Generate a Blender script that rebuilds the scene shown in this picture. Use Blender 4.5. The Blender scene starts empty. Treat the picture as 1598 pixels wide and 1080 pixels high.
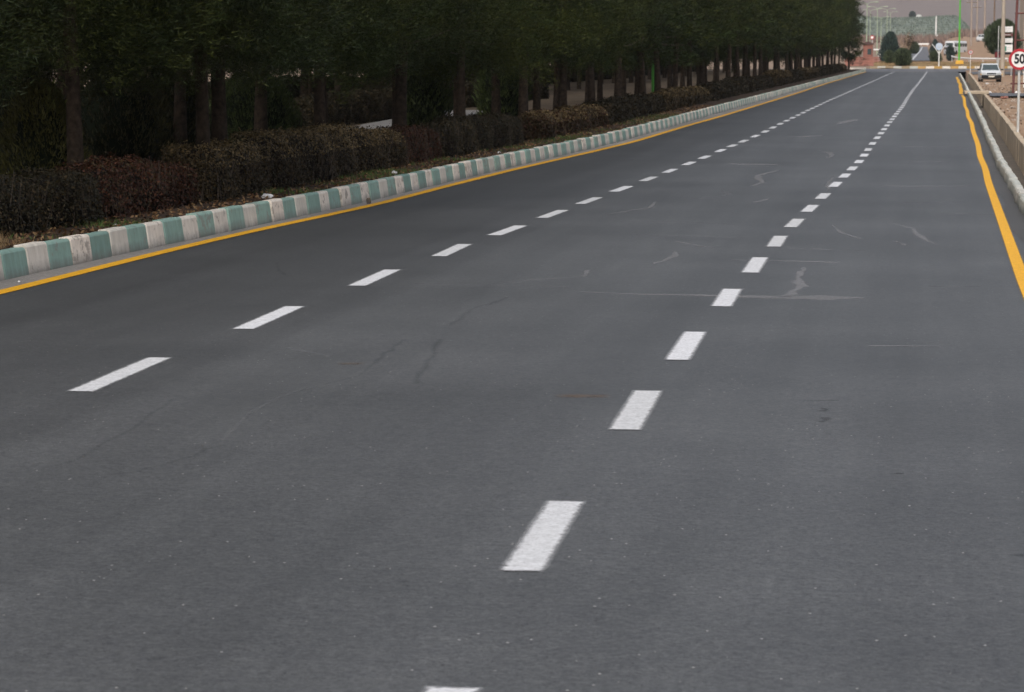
import bpy, bmesh, math, random
import numpy as np
from mathutils import Vector, Matrix
random.seed(7); RNG = np.random.default_rng(7)
sc = bpy.context.scene
R = math.radians

# ------------------------------------------------------------------ camera
cam = bpy.data.cameras.new('camera'); camo = bpy.data.objects.new('camera', cam)
sc.collection.objects.link(camo); sc.camera = camo
camo.location = (0, 0, 1.75)
camo.rotation_euler = (R(90 - 6.277), 0, R(9.0506))
cam.sensor_width = 36; cam.lens = 90.11
cam.clip_start = 0.1; cam.clip_end = 30000
cam.dof.use_dof = True; cam.dof.focus_distance = 18.5; cam.dof.aperture_fstop = 10.0

# ------------------------------------------------------------------ world, sun, exposure
SUN_EL, SUN_AZ = 48, 188          # degrees, azimuth clockwise from +Y
w = bpy.data.worlds.new('World'); sc.world = w; w.use_nodes = True
nt = w.node_tree; nt.nodes.clear()
sky = nt.nodes.new('ShaderNodeTexSky'); sky.sky_type = 'NISHITA'; sky.sun_disc = False
sky.sun_elevation = R(SUN_EL); sky.sun_rotation = R(SUN_AZ)
sky.air_density = 1.0; sky.dust_density = 6.0; sky.ozone_density = 1.0
hs = nt.nodes.new('ShaderNodeHueSaturation'); hs.inputs['Saturation'].default_value = 0.65
bg = nt.nodes.new('ShaderNodeBackground'); bg.inputs['Strength'].default_value = 0.15
wo = nt.nodes.new('ShaderNodeOutputWorld')
nt.links.new(sky.outputs[0], hs.inputs['Color']); nt.links.new(hs.outputs[0], bg.inputs['Color'])
nt.links.new(bg.outputs[0], wo.inputs['Surface'])
sl = bpy.data.lights.new('sun', 'SUN'); sl.energy = 1.6; sl.angle = R(60); sl.color = (1, .96, .9)
so = bpy.data.objects.new('sun', sl); sc.collection.objects.link(so)
sd = Vector((math.sin(R(SUN_AZ)) * math.cos(R(SUN_EL)), math.cos(R(SUN_AZ)) * math.cos(R(SUN_EL)), math.sin(R(SUN_EL))))
so.rotation_euler = (-sd).to_track_quat('-Z', 'Y').to_euler()
sc.view_settings.view_transform = 'Standard'; sc.view_settings.look = 'None'
sc.view_settings.gamma = 1; sc.view_settings.use_curve_mapping = False
sc.view_settings.exposure = 0.13
sc.cycles.volume_max_steps = 64
sc.cycles.max_bounces = 6; sc.cycles.transparent_max_bounces = 12

# ------------------------------------------------------------------ materials
class NT:
    def __init__(s, name):
        s.m = bpy.data.materials.new(name); s.m.use_nodes = True
        s.t = s.m.node_tree; s.b = s.t.nodes['Principled BSDF']; s.out = s.t.nodes['Material Output']
    def n(s, typ, **kw):
        x = s.t.nodes.new('ShaderNode' + typ)
        for k, v in kw.items():
            if k.startswith('i_'):
                x.inputs[k[2:].replace('_', ' ')].default_value = v
            else: setattr(x, k, v)
        return x
    def l(s, a, b): s.t.links.new(a, b)
    def noise(s, vec, scale, detail=4, rough=.6, **kw):
        x = s.n('TexNoise'); x.inputs['Scale'].default_value = scale; x.inputs['Detail'].default_value = detail
        x.inputs['Roughness'].default_value = rough
        if vec is not None: s.l(vec, x.inputs['Vector'])
        return x.outputs['Fac']
    def ramp(s, fac, *stops):
        r = s.n('ValToRGB'); e = r.color_ramp.elements
        while len(e) < len(stops): e.new(.5)
        for i, (p, c) in enumerate(stops):
            e[i].position = p; e[i].color = (*c, 1) if len(c) == 3 else c
        s.l(fac, r.inputs[0]); return r.outputs[0]
    def mix(s, fac, a, b, mode='MIX'):
        m = s.n('MixRGB', blend_type=mode)
        for i, v in enumerate((fac, a, b)):
            if isinstance(v, (int, float)): m.inputs[i].default_value = v if i == 0 else (v, v, v, 1)
            elif isinstance(v, tuple): m.inputs[i].default_value = (*v, 1)
            else: s.l(v, m.inputs[i])
        return m.outputs[0]
    def math(s, op, a, b=0.0, clamp=False):
        m = s.n('Math', operation=op, use_clamp=clamp)
        for i, v in enumerate((a, b)):
            if isinstance(v, (int, float)): m.inputs[i].default_value = v
            else: s.l(v, m.inputs[i])
        return m.outputs[0]
    def pos(s): return s.n('NewGeometry').outputs['Position']
    def obj(s): return s.n('TexCoord').outputs['Object']
    def scaled(s, v, sx, sy, sz):
        m = s.n('Mapping'); m.inputs['Scale'].default_value = (sx, sy, sz); s.l(v, m.inputs[0]); return m.outputs[0]
    def col(s, c):
        if isinstance(c, tuple): s.b.inputs['Base Color'].default_value = (*c, 1)
        else: s.l(c, s.b.inputs['Base Color'])
    def set(s, rough=.8, spec=.3, metal=0):
        s.b.inputs['Roughness'].default_value = rough; s.b.inputs['Specular IOR Level'].default_value = spec
        s.b.inputs['Metallic'].default_value = metal
    def bump(s, h, strength=.3, dist=.01):
        b = s.n('Bump'); b.inputs['Strength'].default_value = strength; b.inputs['Distance'].default_value = dist
        s.l(h, b.inputs['Height']); s.l(b.outputs[0], s.b.inputs['Normal'])
    def alpha(s, a):
        s.l(a, s.b.inputs['Alpha'])

def simple(name, c1, c2=None, scale=8, rough=.7, spec=.3, metal=0, bump=0, world=False, lo=.35, hi=.65, rnd=0):
    t = NT(name); c2 = c2 or tuple(x * .75 for x in c1)
    f = t.noise(t.pos() if world else t.obj(), scale, 5)
    c = t.ramp(f, (lo, c1), (hi, c2))
    if rnd:
        r = t.n('ObjectInfo').outputs['Random']
        c = t.mix(1.0, c, t.ramp(r, (0, (1 - rnd,) * 3), (1, (1 + rnd,) * 3)), 'MULTIPLY')
    t.col(c); t.set(rough, spec, metal)
    if bump: t.bump(f, bump, .01)
    return t.m

def leaf_mat(name, *cols, rough=.6, trans=.0):
    t = NT(name); r = t.n('NewGeometry').outputs['Random Per Island']
    st = [(i / max(1, len(cols) - 1), c) for i, c in enumerate(cols)]
    c = t.ramp(r, *st)
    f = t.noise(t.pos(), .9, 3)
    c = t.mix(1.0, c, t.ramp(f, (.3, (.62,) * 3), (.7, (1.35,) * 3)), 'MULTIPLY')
    if name.startswith('pine'): c = t.mix(1.0, c, t.ramp(t.n('ObjectInfo').outputs['Random'], (0, (.70, .74, .70)), (1, (1.32, 1.28, 1.15))), 'MULTIPLY')
    t.col(c); t.set(rough, .2)
    return t.m

def asphalt(name, c_lo, c_hi, speck=.0, tracks=.12, lane=False):
    t = NT(name); p = t.pos()
    big = t.noise(p, .55, 4, .55)
    streak = t.noise(t.scaled(p, 1.6, .035, 1), 1.0, 4, .6)
    grain = t.mix(.5, t.noise(p, 85, 3, .8), t.noise(p, 30, 3, .8))
    mid = t.noise(p, 9, 5, .7)
    c = t.ramp(big, (.3, c_lo), (.7, c_hi))
    c = t.mix(1.0, c, t.ramp(t.noise(p, .17, 3, .5), (.35, (.90, .90, .90)), (.65, (1.09, 1.09, 1.10))), 'MULTIPLY')
    c = t.mix(1.0, c, t.ramp(streak, (.3, (1 - tracks,) * 3), (.7, (1 + tracks,) * 3)), 'MULTIPLY')
    c = t.mix(1.0, c, t.ramp(mid, (.25, (.80, .80, .82)), (.75, (1.19, 1.19, 1.17))), 'MULTIPLY')
    c = t.mix(1.0, c, t.ramp(grain, (.34, (.42,) * 3), (.66, (1.60,) * 3)), 'MULTIPLY')
    if speck:
        v = t.n('TexVoronoi', feature='F1'); v.inputs['Scale'].default_value = 46; t.l(p, v.inputs['Vector'])
        near = t.math('LESS_THAN', v.outputs['Distance'], .21)
        bw = t.n('SeparateColor'); t.l(v.outputs['Color'], bw.inputs[0])
        patch = t.math('GREATER_THAN', t.noise(p, 1.3, 3), .47)
        lite = t.math('MULTIPLY', t.math('MULTIPLY', near, t.math('GREATER_THAN', bw.outputs[0], .978)), patch)
        dark = t.math('MULTIPLY', near, t.math('GREATER_THAN', bw.outputs[1], .955))
        c = t.mix(lite, c, (speck, speck, speck * .96))
        c = t.mix(dark, c, (.012, .012, .013))
        # small open pores in scattered patches
        pm = t.math('MULTIPLY', t.math('GREATER_THAN', t.noise(t.scaled(p, 1, .5, 1), 2.2, 4), .60), t.math('GREATER_THAN', t.noise(p, 38, 2), .62))
        c = t.mix(t.math('MULTIPLY', pm, .55), c, (.02, .02, .021))
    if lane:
        # colour darker in the lane by the trees, rising to full tone across the others
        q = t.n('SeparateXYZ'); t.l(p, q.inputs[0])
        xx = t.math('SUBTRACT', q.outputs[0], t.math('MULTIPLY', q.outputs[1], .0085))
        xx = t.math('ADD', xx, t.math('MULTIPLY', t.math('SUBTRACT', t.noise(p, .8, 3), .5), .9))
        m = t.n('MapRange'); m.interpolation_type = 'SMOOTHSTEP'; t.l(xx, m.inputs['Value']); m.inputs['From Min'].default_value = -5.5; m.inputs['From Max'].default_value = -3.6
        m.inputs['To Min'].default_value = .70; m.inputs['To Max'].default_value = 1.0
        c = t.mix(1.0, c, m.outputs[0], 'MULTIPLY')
    t.col(c); t.set(.58, .5)
    t.bump(grain, .35, .005)
    return t.m

def paint(name, c, edge=.014, wear=.35, ghost=1.0, grain=60):
    """road paint on a strip whose UV map is metres across (u from the centre) and along (v); feathered spray edge"""
    t = NT(name); p = t.pos()
    uv = t.n('UVMap'); uv.uv_map = 'dist'
    s = t.n('SeparateXYZ'); t.l(uv.outputs[0], s.inputs[0])        # x,y = distance to the nearest side / end
    d = t.math('MINIMUM', s.outputs[0], s.outputs[1])
    nz = t.noise(p, 55, 3, .7); nb = t.noise(p, 14, 3, .6)
    d2 = t.math('ADD', d, t.math('MULTIPLY', t.math('SUBTRACT', nz, .5), edge * 1.1))
    d2 = t.math('ADD', d2, t.math('MULTIPLY', t.math('SUBTRACT', nb, .5), edge * .7))
    a = t.math('DIVIDE', d2, edge, True)
    a = t.math('POWER', a, 1.0 if ghost < 1 else 1.7)
    gr = t.noise(p, grain, 4, .75)
    hole = t.ramp(gr, (.26, (1 - wear,) * 3), (.40, (1,) * 3))
    a = t.math('MULTIPLY', a, hole); a = t.math('MULTIPLY', a, ghost)
    t.alpha(a)
    st = t.noise(t.scaled(p, 9, 7, 1), 2, 4)
    cc = t.mix(1.0, t.ramp(gr, (.3, tuple(x * .70 for x in c)), (.62, c)), t.ramp(st, (.3, (.84,) * 3), (.65, (1.04,) * 3)), 'MULTIPLY')
    cc = t.mix(1.0, cc, t.ramp(t.n('ObjectInfo').outputs['Random'], (0, (.88, .88, .87)), (1, (1.05, 1.05, 1.06))), 'MULTIPLY')
    t.col(cc); t.set(.6, .3); t.bump(gr, .5, .008)
    return t.m

def kerb_paint(name, c, under=(.23, .22, .20), base_tone=(.15, .14, .125)):
    t = NT(name); o = t.obj(); p = t.pos()
    s = t.n('SeparateXYZ'); t.l(o, s.inputs[0])
    r = t.n('ObjectInfo').outputs['Random']
    cc = t.mix(1.0, c, t.ramp(r, (0, (.78, .80, .80)), (.5, (.95,) * 3), (1, (1.1, 1.06, 1.04))), 'MULTIPLY')
    n1 = t.noise(p, 7, 5, .7); n2 = t.noise(t.scaled(p, 14, 14, 3), 1.0, 4, .7)
    cc = t.mix(1.0, cc, t.ramp(n2, (.3, (.78, .77, .75)), (.7, (1.06,) * 3)), 'MULTIPLY')
    chip = t.ramp(t.math('ADD', n1, t.math('MULTIPLY', t.math('SUBTRACT', r, .5), .20)), (.59, (0,) * 3), (.65, (1,) * 3))
    cc = t.mix(t.math('MULTIPLY', chip, .7), cc, under)
    # bottom centimetres of each block: splash dirt on painted kerbs, darker band on grey
    zz = t.math('ADD', s.outputs[2], t.math('MULTIPLY', t.math('SUBTRACT', n1, .5), .16))
    dirt = t.ramp(zz, (.0, (1,) * 3), (.10, (0,) * 3))
    cc = t.mix(t.math('MULTIPLY', dirt, .75), cc, base_tone)
    t.col(cc); t.set(.75, .3); t.bump(n1, .3, .01)
    return t.m

M = {}
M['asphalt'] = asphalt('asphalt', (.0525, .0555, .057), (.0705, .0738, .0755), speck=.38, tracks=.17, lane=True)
M['asphalt_far'] = asphalt('asphalt_far', (.085, .085, .090), (.105, .105, .11))
M['asphalt_pale'] = asphalt('asphalt_pale', (.19, .185, .18), (.25, .243, .235))
M['gutter'] = asphalt('gutter_dust', (.185, .173, .162), (.245, .23, .215))
M['gutter_dark'] = asphalt('gutter_dark_brown', (.040, .038, .034), (.058, .054, .048))  # darker brown strip along the foot of the right kerb
M['white_paint'] = paint('white_road_paint', (.645, .66, .685), .032, .38)
M['ghost_paint'] = paint('faded_road_paint', (.34, .34, .34), .03, .7, .5)
M['yellow_paint'] = paint('yellow_road_paint', (.79, .41, .017), .012, .12)
M['seal'] = paint('crack_sealant', (.30, .30, .31), .03, .85, .44, 30)
M['seal_faint'] = paint('faint_sealant', (.22, .225, .235), .03, .9, .22, 30)
M['seal_dark'] = paint('dark_sealant', (.052, .058, .064), .035, .9, .17, 30)
M['oil'] = paint('oil_drip', (.02, .02, .021), .025, .8, .28, 30)
M['rust_stain'] = paint('rust_stain', (.20, .13, .08), .06, .9, .32, 25)
M['kerb_green'] = kerb_paint('kerb_green', (.26, .40, .355))
M['kerb_white'] = kerb_paint('kerb_white', (.74, .69, .62), (.20, .175, .15))
M['kerb_grey'] = kerb_paint('kerb_grey_green', (.46, .475, .445), base_tone=(.07, .075, .065))  # grey blocks get a darker greenish band along the base
M['kerb_dull'] = kerb_paint('kerb_faded_yellow', (.30, .24, .16))
M['kerb_yellow'] = kerb_paint('kerb_yellow', (.50, .31, .10))
M['concrete'] = simple('concrete', (.47, .385, .285), (.36, .295, .22), 1.6, .9, .2, bump=.3, world=True)
M['concrete_pole'] = simple('concrete_pole', (.40, .345, .28), (.33, .28, .23), 1.2, .85, .2)
M['channel'] = simple('channel_mud', (.14, .12, .10), (.09, .08, .07), 3, .9, .2, world=True)
M['litter'] = simple('leaf_litter_soil', (.075, .050, .034), (.035, .027, .021), 3.2, .95, .1, bump=.8, world=True)
M['dark_soil'] = simple('dark_park_soil', (.11, .085, .06), (.07, .055, .042), .9, .95, .1, bump=.5, world=True)  # darker brown soil of the park behind the hedge bed
M['tan_soil'] = simple('tan_soil', (.25, .185, .14), (.19, .14, .105), .35, .95, .1, bump=.5, world=True)
M['red_soil'] = simple('red_soil', (.32, .225, .15), (.225, .148, .10), .9, .95, .1, bump=.6, world=True)
M['mountain'] = simple('mountain_rock', (.188, .155, .142), (.150, .123, .113), .05, .95, .1, world=True, lo=.25, hi=.75)
M['hill_green'] = simple('planted_hillside', (.175, .20, .16), (.13, .16, .14), .02, .95, .1, world=True)  # paled and greyed: distance haze put into the hill colour
M['dry_grass'] = simple('dry_grass_mound', (.26, .19, .10), (.19, .135, .065), 1.6, .95, .1, bump=.4, world=True)
M['bark'] = simple('pine_bark', (.064, .046, .034), (.020, .016, .012), 11, .95, .1, bump=.9, rnd=.25)
M['hedge_twig'] = simple('hedge_twig', (.085, .068, .055), (.05, .04, .033), 5, .9, .1)
M['twig'] = simple('dead_twig', (.12, .10, .085), (.08, .068, .057), 5, .9, .1)
M['needle_a'] = leaf_mat('pine_needles_dark', (.010, .018, .005), (.018, .029, .007), (.031, .046, .011))
M['needle_b'] = leaf_mat('pine_needles_olive', (.019, .026, .005), (.033, .042, .008), (.054, .064, .012))
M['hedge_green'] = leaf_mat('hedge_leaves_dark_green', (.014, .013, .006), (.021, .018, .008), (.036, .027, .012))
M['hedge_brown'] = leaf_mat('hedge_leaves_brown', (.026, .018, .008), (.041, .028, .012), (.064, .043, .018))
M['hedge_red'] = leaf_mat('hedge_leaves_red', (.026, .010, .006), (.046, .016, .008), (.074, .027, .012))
M['hedge_tan'] = leaf_mat('dry_hedge_top', (.085, .060, .027), (.13, .092, .042), (.18, .128, .060))
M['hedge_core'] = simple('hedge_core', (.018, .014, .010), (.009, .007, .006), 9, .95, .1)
M['shrub_green'] = leaf_mat('conifer_shrub_leaves', (.022, .034, .012), (.042, .060, .018), (.075, .095, .030))
M['shrub_dull'] = leaf_mat('dull_olive_shrub_leaves', (.018, .018, .008), (.035, .034, .013), (.058, .052, .020))
M['shrub_olive'] = leaf_mat('yellowish_shrub_leaves', (.03, .030, .009), (.062, .060, .016), (.10, .092, .027))
M['bush_dark'] = leaf_mat('island_bush_leaves', (.028, .042, .024), (.045, .064, .032), (.075, .095, .045))
M['hill_tree'] = leaf_mat('hillside_tree_leaves', (.09, .115, .095), (.12, .15, .12), (.15, .175, .135))  # leaf colours lightened, with distance haze put into them
M['bush_blue'] = leaf_mat('blue_green_leaves', (.022, .040, .038), (.036, .058, .052), (.055, .085, .07))
M['shrub_core'] = simple('shrub_core', (.012, .016, .009), (.007, .010, .006), 6, .95, .1)
M['dry_leaf'] = leaf_mat('fallen_leaves', (.06, .03, .018), (.14, .075, .035), (.24, .16, .08))
M['grass'] = leaf_mat('low_grass', (.045, .085, .02), (.07, .13, .03), (.14, .15, .055))
M['straw'] = leaf_mat('dry_grass_blades', (.20, .13, .07), (.32, .23, .12))
M['white'] = simple('white_metal_paint', (.78, .78, .77), (.66, .66, .64), 4, .45, .4)
M['sign_white'] = simple('sign_white', (.78, .78, .77), (.72, .72, .71), 3, .4, .4)
M['sign_red'] = simple('sign_red', (.42, .020, .035), (.36, .018, .03), 3, .4, .4)
M['black'] = simple('black_print', (.016, .017, .022), (.012, .012, .016), 3, .5, .3)
M['steel'] = simple('galvanised_post', (.55, .56, .55), (.45, .46, .45), 6, .5, .4)
M['green_pole'] = simple('green_pole_paint', (.10, .42, .055), (.085, .36, .05), 2, .45, .4)
M['hazed_green'] = simple('hazed_green_paint', (.34, .40, .29), (.30, .36, .26), 2, .5, .3)  # green of the far lamp posts, paled with distance haze in the colour
M['yellow_block'] = simple('yellow_block_paint', (.70, .40, .06), (.60, .33, .05), 4, .7, .3)
M['disc_blue'] = simple('pale_blue_sign', (.46, .55, .66), (.42, .51, .62), 3, .5, .3)
M['rust'] = simple('rusty_pipe', (.16, .055, .05), (.10, .04, .035), 8, .7, .3)
M['blue'] = simple('blue_metal_paint', (.055, .17, .30), (.045, .14, .25), 3, .5, .3)
M['beige'] = simple('beige_render', (.50, .40, .30), (.43, .34, .26), .8, .9, .2)
M['brick'] = simple('brick_red', (.30, .135, .105), (.23, .105, .085), 5, .9, .2, rnd=.2)
M['maroon'] = simple('maroon_paint', (.16, .018, .022), (.12, .015, .018), 3, .5, .3)
M['carbody'] = simple('white_car_paint', (.66, .69, .72), (.61, .64, .67), 2, .28, .5)
M['rubber'] = simple('dark_rubber', (.022, .022, .024), (.015, .015, .016), 9, .7, .3)
M['plastic'] = simple('dark_bumper_plastic', (.020, .021, .024), (.015, .016, .018), 5, .85, .15)
M['glass'] = simple('window_glass', (.055, .075, .078), (.04, .055, .058), 2, .12, .6)
M['lamp_glass'] = simple('headlamp_glass', (.50, .53, .56), (.40, .43, .46), 9, .15, .6)
M['chrome'] = simple('wheel_metal', (.50, .50, .51), (.42, .42, .43), 9, .35, .5, metal=.6)
M['plate'] = simple('number_plate', (.62, .60, .52), (.55, .53, .46), 9, .5, .4)
M['far_pole'] = simple('far_concrete_pole', (.33, .275, .235), (.29, .24, .205), 1.2, .9, .1)  # colour pulled toward the mountain tone to stand in for distance haze
M['scrub'] = leaf_mat('bare_scrub_twigs', (.11, .075, .06), (.19, .125, .10), (.27, .19, .15))
M['rock'] = simple('stone', (.36, .30, .25), (.25, .20, .165), 9, .9, .2, bump=.5)
M['plastic_bag'] = simple('white_plastic', (.80, .80, .80), (.68, .68, .68), 30, .5, .4)
M['roof_dark'] = simple('dark_roof', (.10, .06, .055), (.08, .05, .045), 5, .8, .2)
M['wood'] = simple('brown_wood_pole', (.19, .13, .09), (.14, .095, .065), 3, .9, .1)

# ------------------------------------------------------------------ builders
def link(o): sc.collection.objects.link(o); return o
def tag(o, label=None, cat=None, group=None, kind=None):
    for k, v in (('label', label), ('category', cat), ('group', group), ('kind', kind)):
        if v: o[k] = v
    return o
def empty(name, loc, rz=0):
    o = bpy.data.objects.new(name, None); o.location = loc; o.rotation_euler = (0, 0, rz); o.empty_display_size = .2
    return link(o)
def thing(name, label, cat, loc=(0, 0, 0), rz=0, group=None):
    return tag(empty(name, loc, rz), label, cat, group)

class MB:
    """collects shapes, becomes ONE mesh object"""
    def __init__(s): s.v = []; s.f = []; s.mi = []; s.sm = []
    def add(s, vs, fs, mi=0, smooth=False):
        n = len(s.v); s.v += [tuple(v) for v in vs]; s.f += [tuple(i + n for i in f) for f in fs]
        s.mi += [mi] * len(fs); s.sm += [smooth] * len(fs); return s
    def box(s, c, d, rz=0, taper=1.0, mi=0, bev=0.0):
        x, y, z = (k / 2 for k in d); cs, sn = math.cos(rz), math.sin(rz)
        b = min(bev, x * .9, y * .9)
        def ring(zz, k, inset):
            X, Y = (x - inset) * k, (y - inset) * k
            return [(px, py, zz) for px, py in ((-X, -Y), (X, -Y), (X, Y), (-X, Y))]
        rings = [ring(-z, 1, 0), ring(z, taper, 0)] if not b else [ring(-z, 1, b), ring(-z + b, 1, 0), ring(z - b, taper, 0), ring(z, taper, b)]
        vs = [(c[0] + a * cs - q * sn, c[1] + a * sn + q * cs, c[2] + h) for r in rings for a, q, h in r]
        fs = [(3, 2, 1, 0)]
        for k in range(len(rings) - 1):
            o = 4 * k
            fs += [(o + i, o + (i + 1) % 4, o + 4 + (i + 1) % 4, o + 4 + i) for i in range(4)]
        o = 4 * (len(rings) - 1); fs.append((o, o + 1, o + 2, o + 3))
        return s.add(vs, fs, mi)
    def tube(s, pts, rad, n=8, mi=0, cap=True):
        pts = [Vector(p) for p in pts]; rad = rad if isinstance(rad, (list, tuple)) else [rad] * len(pts)
        vs = []; fs = []
        for i, p in enumerate(pts):
            d = (pts[min(i + 1, len(pts) - 1)] - pts[max(i - 1, 0)]).normalized()
            a = d.cross(Vector((0, 1, 0)) if abs(d.y) < .9 else Vector((1, 0, 0))).normalized(); b = d.cross(a)
            for k in range(n):
                t = 2 * math.pi * k / n; vs.append(p + (a * math.cos(t) + b * math.sin(t)) * rad[i])
        for i in range(len(pts) - 1):
            for k in range(n):
                fs.append((i * n + k, i * n + (k + 1) % n, (i + 1) * n + (k + 1) % n, (i + 1) * n + k))
        s.add(vs, fs, mi, True)
        if cap: s.add(vs[:n], [tuple(range(n - 1, -1, -1))], mi); s.add(vs[-n:], [tuple(range(n))], mi)
        return s
    def disc(s, c, r, depth, n=28, mi=0, r_in=0):
        """round plate facing -Y"""
        y0, y1 = c[1] - depth / 2, c[1] + depth / 2
        P = lambda rr, yy: [(c[0] + rr * math.cos(2 * math.pi * k / n), yy, c[2] + rr * math.sin(2 * math.pi * k / n)) for k in range(n)]
        if r_in:
            vs = P(r, y0) + P(r, y1) + P(r_in, y0) + P(r_in, y1); fs = []
            for k in range(n):
                j = (k + 1) % n
                fs += [(k, j, n + j, n + k), (2 * n + j, 2 * n + k, 3 * n + k, 3 * n + j), (j, k, 2 * n + k, 2 * n + j), (n + k, n + j, 3 * n + j, 3 * n + k)]
        else:
            vs = P(r, y0) + P(r, y1); fs = [tuple(range(n)), tuple(range(2 * n - 1, n - 1, -1))]
            fs += [((k + 1) % n, k, n + k, n + (k + 1) % n) for k in range(n)]
        return s.add(vs, fs, mi)
    def loft(s, secs, mi=0, smooth=False, caps=True):
        n = len(secs[0]); vs = [p for c in secs for p in c]; fs = []
        for i in range(len(secs) - 1):
            for k in range(n):
                fs.append((i * n + k, i * n + (k + 1) % n, (i + 1) * n + (k + 1) % n, (i + 1) * n + k))
        if caps: fs += [tuple(range(n - 1, -1, -1)), tuple((len(secs) - 1) * n + k for k in range(n))]
        return s.add(vs, fs, mi, smooth)
    def mesh(s, name, mats):
        me = bpy.data.meshes.new(name); me.from_pydata(s.v, [], s.f)
        for m in (mats if isinstance(mats, (list, tuple)) else [mats]): me.materials.append(M[m] if isinstance(m, str) else m)
        me.polygons.foreach_set('material_index', s.mi); me.polygons.foreach_set('use_smooth', s.sm)
        me.update(); return me
    def build(s, name, mats, parent=None, loc=(0, 0, 0), rz=0, fix=True):
        me = s.mesh(name, mats)
        if fix:
            bm = bmesh.new(); bm.from_mesh(me); bmesh.ops.recalc_face_normals(bm, faces=bm.faces); bm.to_mesh(me); bm.free()
        return inst(name, me, parent, loc, rz)

def inst(name, me, parent=None, loc=(0, 0, 0), rz=0, scale=None):
    o = bpy.data.objects.new(name, me); o.location = loc; o.rotation_euler = (0, 0, rz)
    if scale: o.scale = scale
    if parent: o.parent = parent
    return link(o)

def copy_tree(o, parent=None):
    c = o.copy(); link(c); c.parent = parent
    for ch in list(o.children): copy_tree(ch, c)
    return c

def np_mesh(name, V, F, mats, mi=None):
    """V (n,3) and F (m,k) numpy arrays to a mesh, quickly"""
    V = np.asarray(V, np.float32); F = np.asarray(F, np.int32); k = F.shape[1]
    me = bpy.data.meshes.new(name)
    me.vertices.add(len(V)); me.vertices.foreach_set('co', V.ravel())
    me.loops.add(F.size); me.loops.foreach_set('vertex_index', F.ravel())
    me.polygons.add(len(F)); me.polygons.foreach_set('loop_start', np.arange(0, F.size, k, dtype=np.int32))
    for m in (mats if isinstance(mats, (list, tuple)) else [mats]): me.materials.append(M[m])
    if mi is not None: me.polygons.foreach_set('material_index', np.asarray(mi, np.int32))
    me.update(calc_edges=True); return me

def unit(a): return a / np.maximum(np.linalg.norm(a, axis=-1, keepdims=True), 1e-9)
def blades(P, D, L, W):
    """thin triangles: base at P, direction D, length L, width W"""
    n = len(P); D = unit(D); S = unit(np.cross(D, RNG.normal(size=(n, 3))))
    L = np.broadcast_to(np.asarray(L), (n,))[:, None]; W = np.broadcast_to(np.asarray(W), (n,))[:, None]
    V = np.stack([P - S * W / 2, P + S * W / 2, P + D * L], 1).reshape(-1, 3)
    return V, np.arange(3 * n).reshape(-1, 3)
def leaves(P, N, L, W):
    """small rhombic leaves at P facing roughly N"""
    n = len(P); N = unit(N + RNG.normal(size=(n, 3)) * .55); A = unit(np.cross(N, RNG.normal(size=(n, 3)))); B = np.cross(N, A)
    L = np.broadcast_to(np.asarray(L), (n,))[:, None]; W = np.broadcast_to(np.asarray(W), (n,))[:, None]
    V = np.stack([P - A * L / 2, P + B * W / 2, P + A * L / 2, P - B * W / 2], 1).reshape(-1, 3)
    return V, np.arange(4 * n).reshape(-1, 4)

# ------------------------------------------------------------------ plan of the place (metres, measured)
def curve(*pts):
    xs = [p[0] for p in pts]; ys = [p[1] for p in pts]
    def f(y): return float(np.interp(y, xs, ys))
    def g(y, h=1.5): return (f(y - h) + 2 * f(y) + f(y + h)) / 4      # slightly rounded
    return g
ZR = curve((-100, 0), (50, 0), (56, .03), (62, .085), (68, .135), (80.6, .213), (240, 1.05), (250, 1.30), (256, 1.34), (275, 1.6),
           (330, 2.16), (700, 5.6), (900, 10), (1300, 17), (1500, 20), (2000, 45), (3000, 130), (5000, 400), (6500, 430), (9500, 400))
ZV = curve((-100, -.05), (40, -.03), (60, 0), (80, .14), (100, .29), (115, .42), (195, .44), (212, .72), (236, 1.0), (250, 1.28))
KL = curve((-30, -7.7), (10, -7.5), (18, -7.46), (21, -7.40), (24, -7.31), (28, -7.16), (33, -7.04), (38, -7.02), (44, -6.95), (51, -6.84),
           (56, -6.68), (66, -6.5), (81, -6.38), (102, -6.25), (140, -6.0), (243, -5.28), (300, -5))
YL = curve((-30, -7.0), (18.8, -6.99), (20.3, -6.98), (22.2, -7.0), (24.1, -6.99), (26.4, -6.94), (28.8, -6.82), (31.8, -6.72), (36.5, -6.74), (42.7, -6.70),
           (49.7, -6.55), (57.6, -6.27), (66.8, -6.12), (77.6, -5.93), (94.3, -5.82), (116.6, -5.70), (155.4, -5.62), (239.4, -5.1))
RD = curve((-30, -1.2), (5, -1.34), (9.31, -1.36), (12.85, -1.41), (15.9, -1.43), (22.5, -1.42), (28.5, -1.37), (34.4, -1.28), (40.8, -1.18), (46.7, -1.10), (56.3, -1.05),
           (62.7, -.96), (71.6, -.87), (80.6, -.78), (92, -.67), (109, -.59), (130.5, -.45), (162, -.18), (239.7, .42))
LD = curve((-30, -4.5), (13.9, -4.46), (20.6, -4.43), (26.7, -4.30), (32.8, -4.21), (39.1, -4.11), (45.3, -4.05), (51.9, -4.01), (57, -3.92), (62.4, -3.80), (77.9, -3.73), (100.5, -3.62), (139.3, -3.32), (239.5, -2.55))
YRX = curve((-30, .75), (20.7, .82), (25.1, .86), (33, .93), (38.8, .98), (44, 1.06), (49.5, 1.09), (56, 1.19), (64.3, 1.24), (71, 1.33), (77.8, 1.34), (85, 1.45), (93, 1.49), (108, 1.70), (115, 1.72), (130.7, 1.90), (146, 2.1), (193.7, 2.5))
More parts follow.
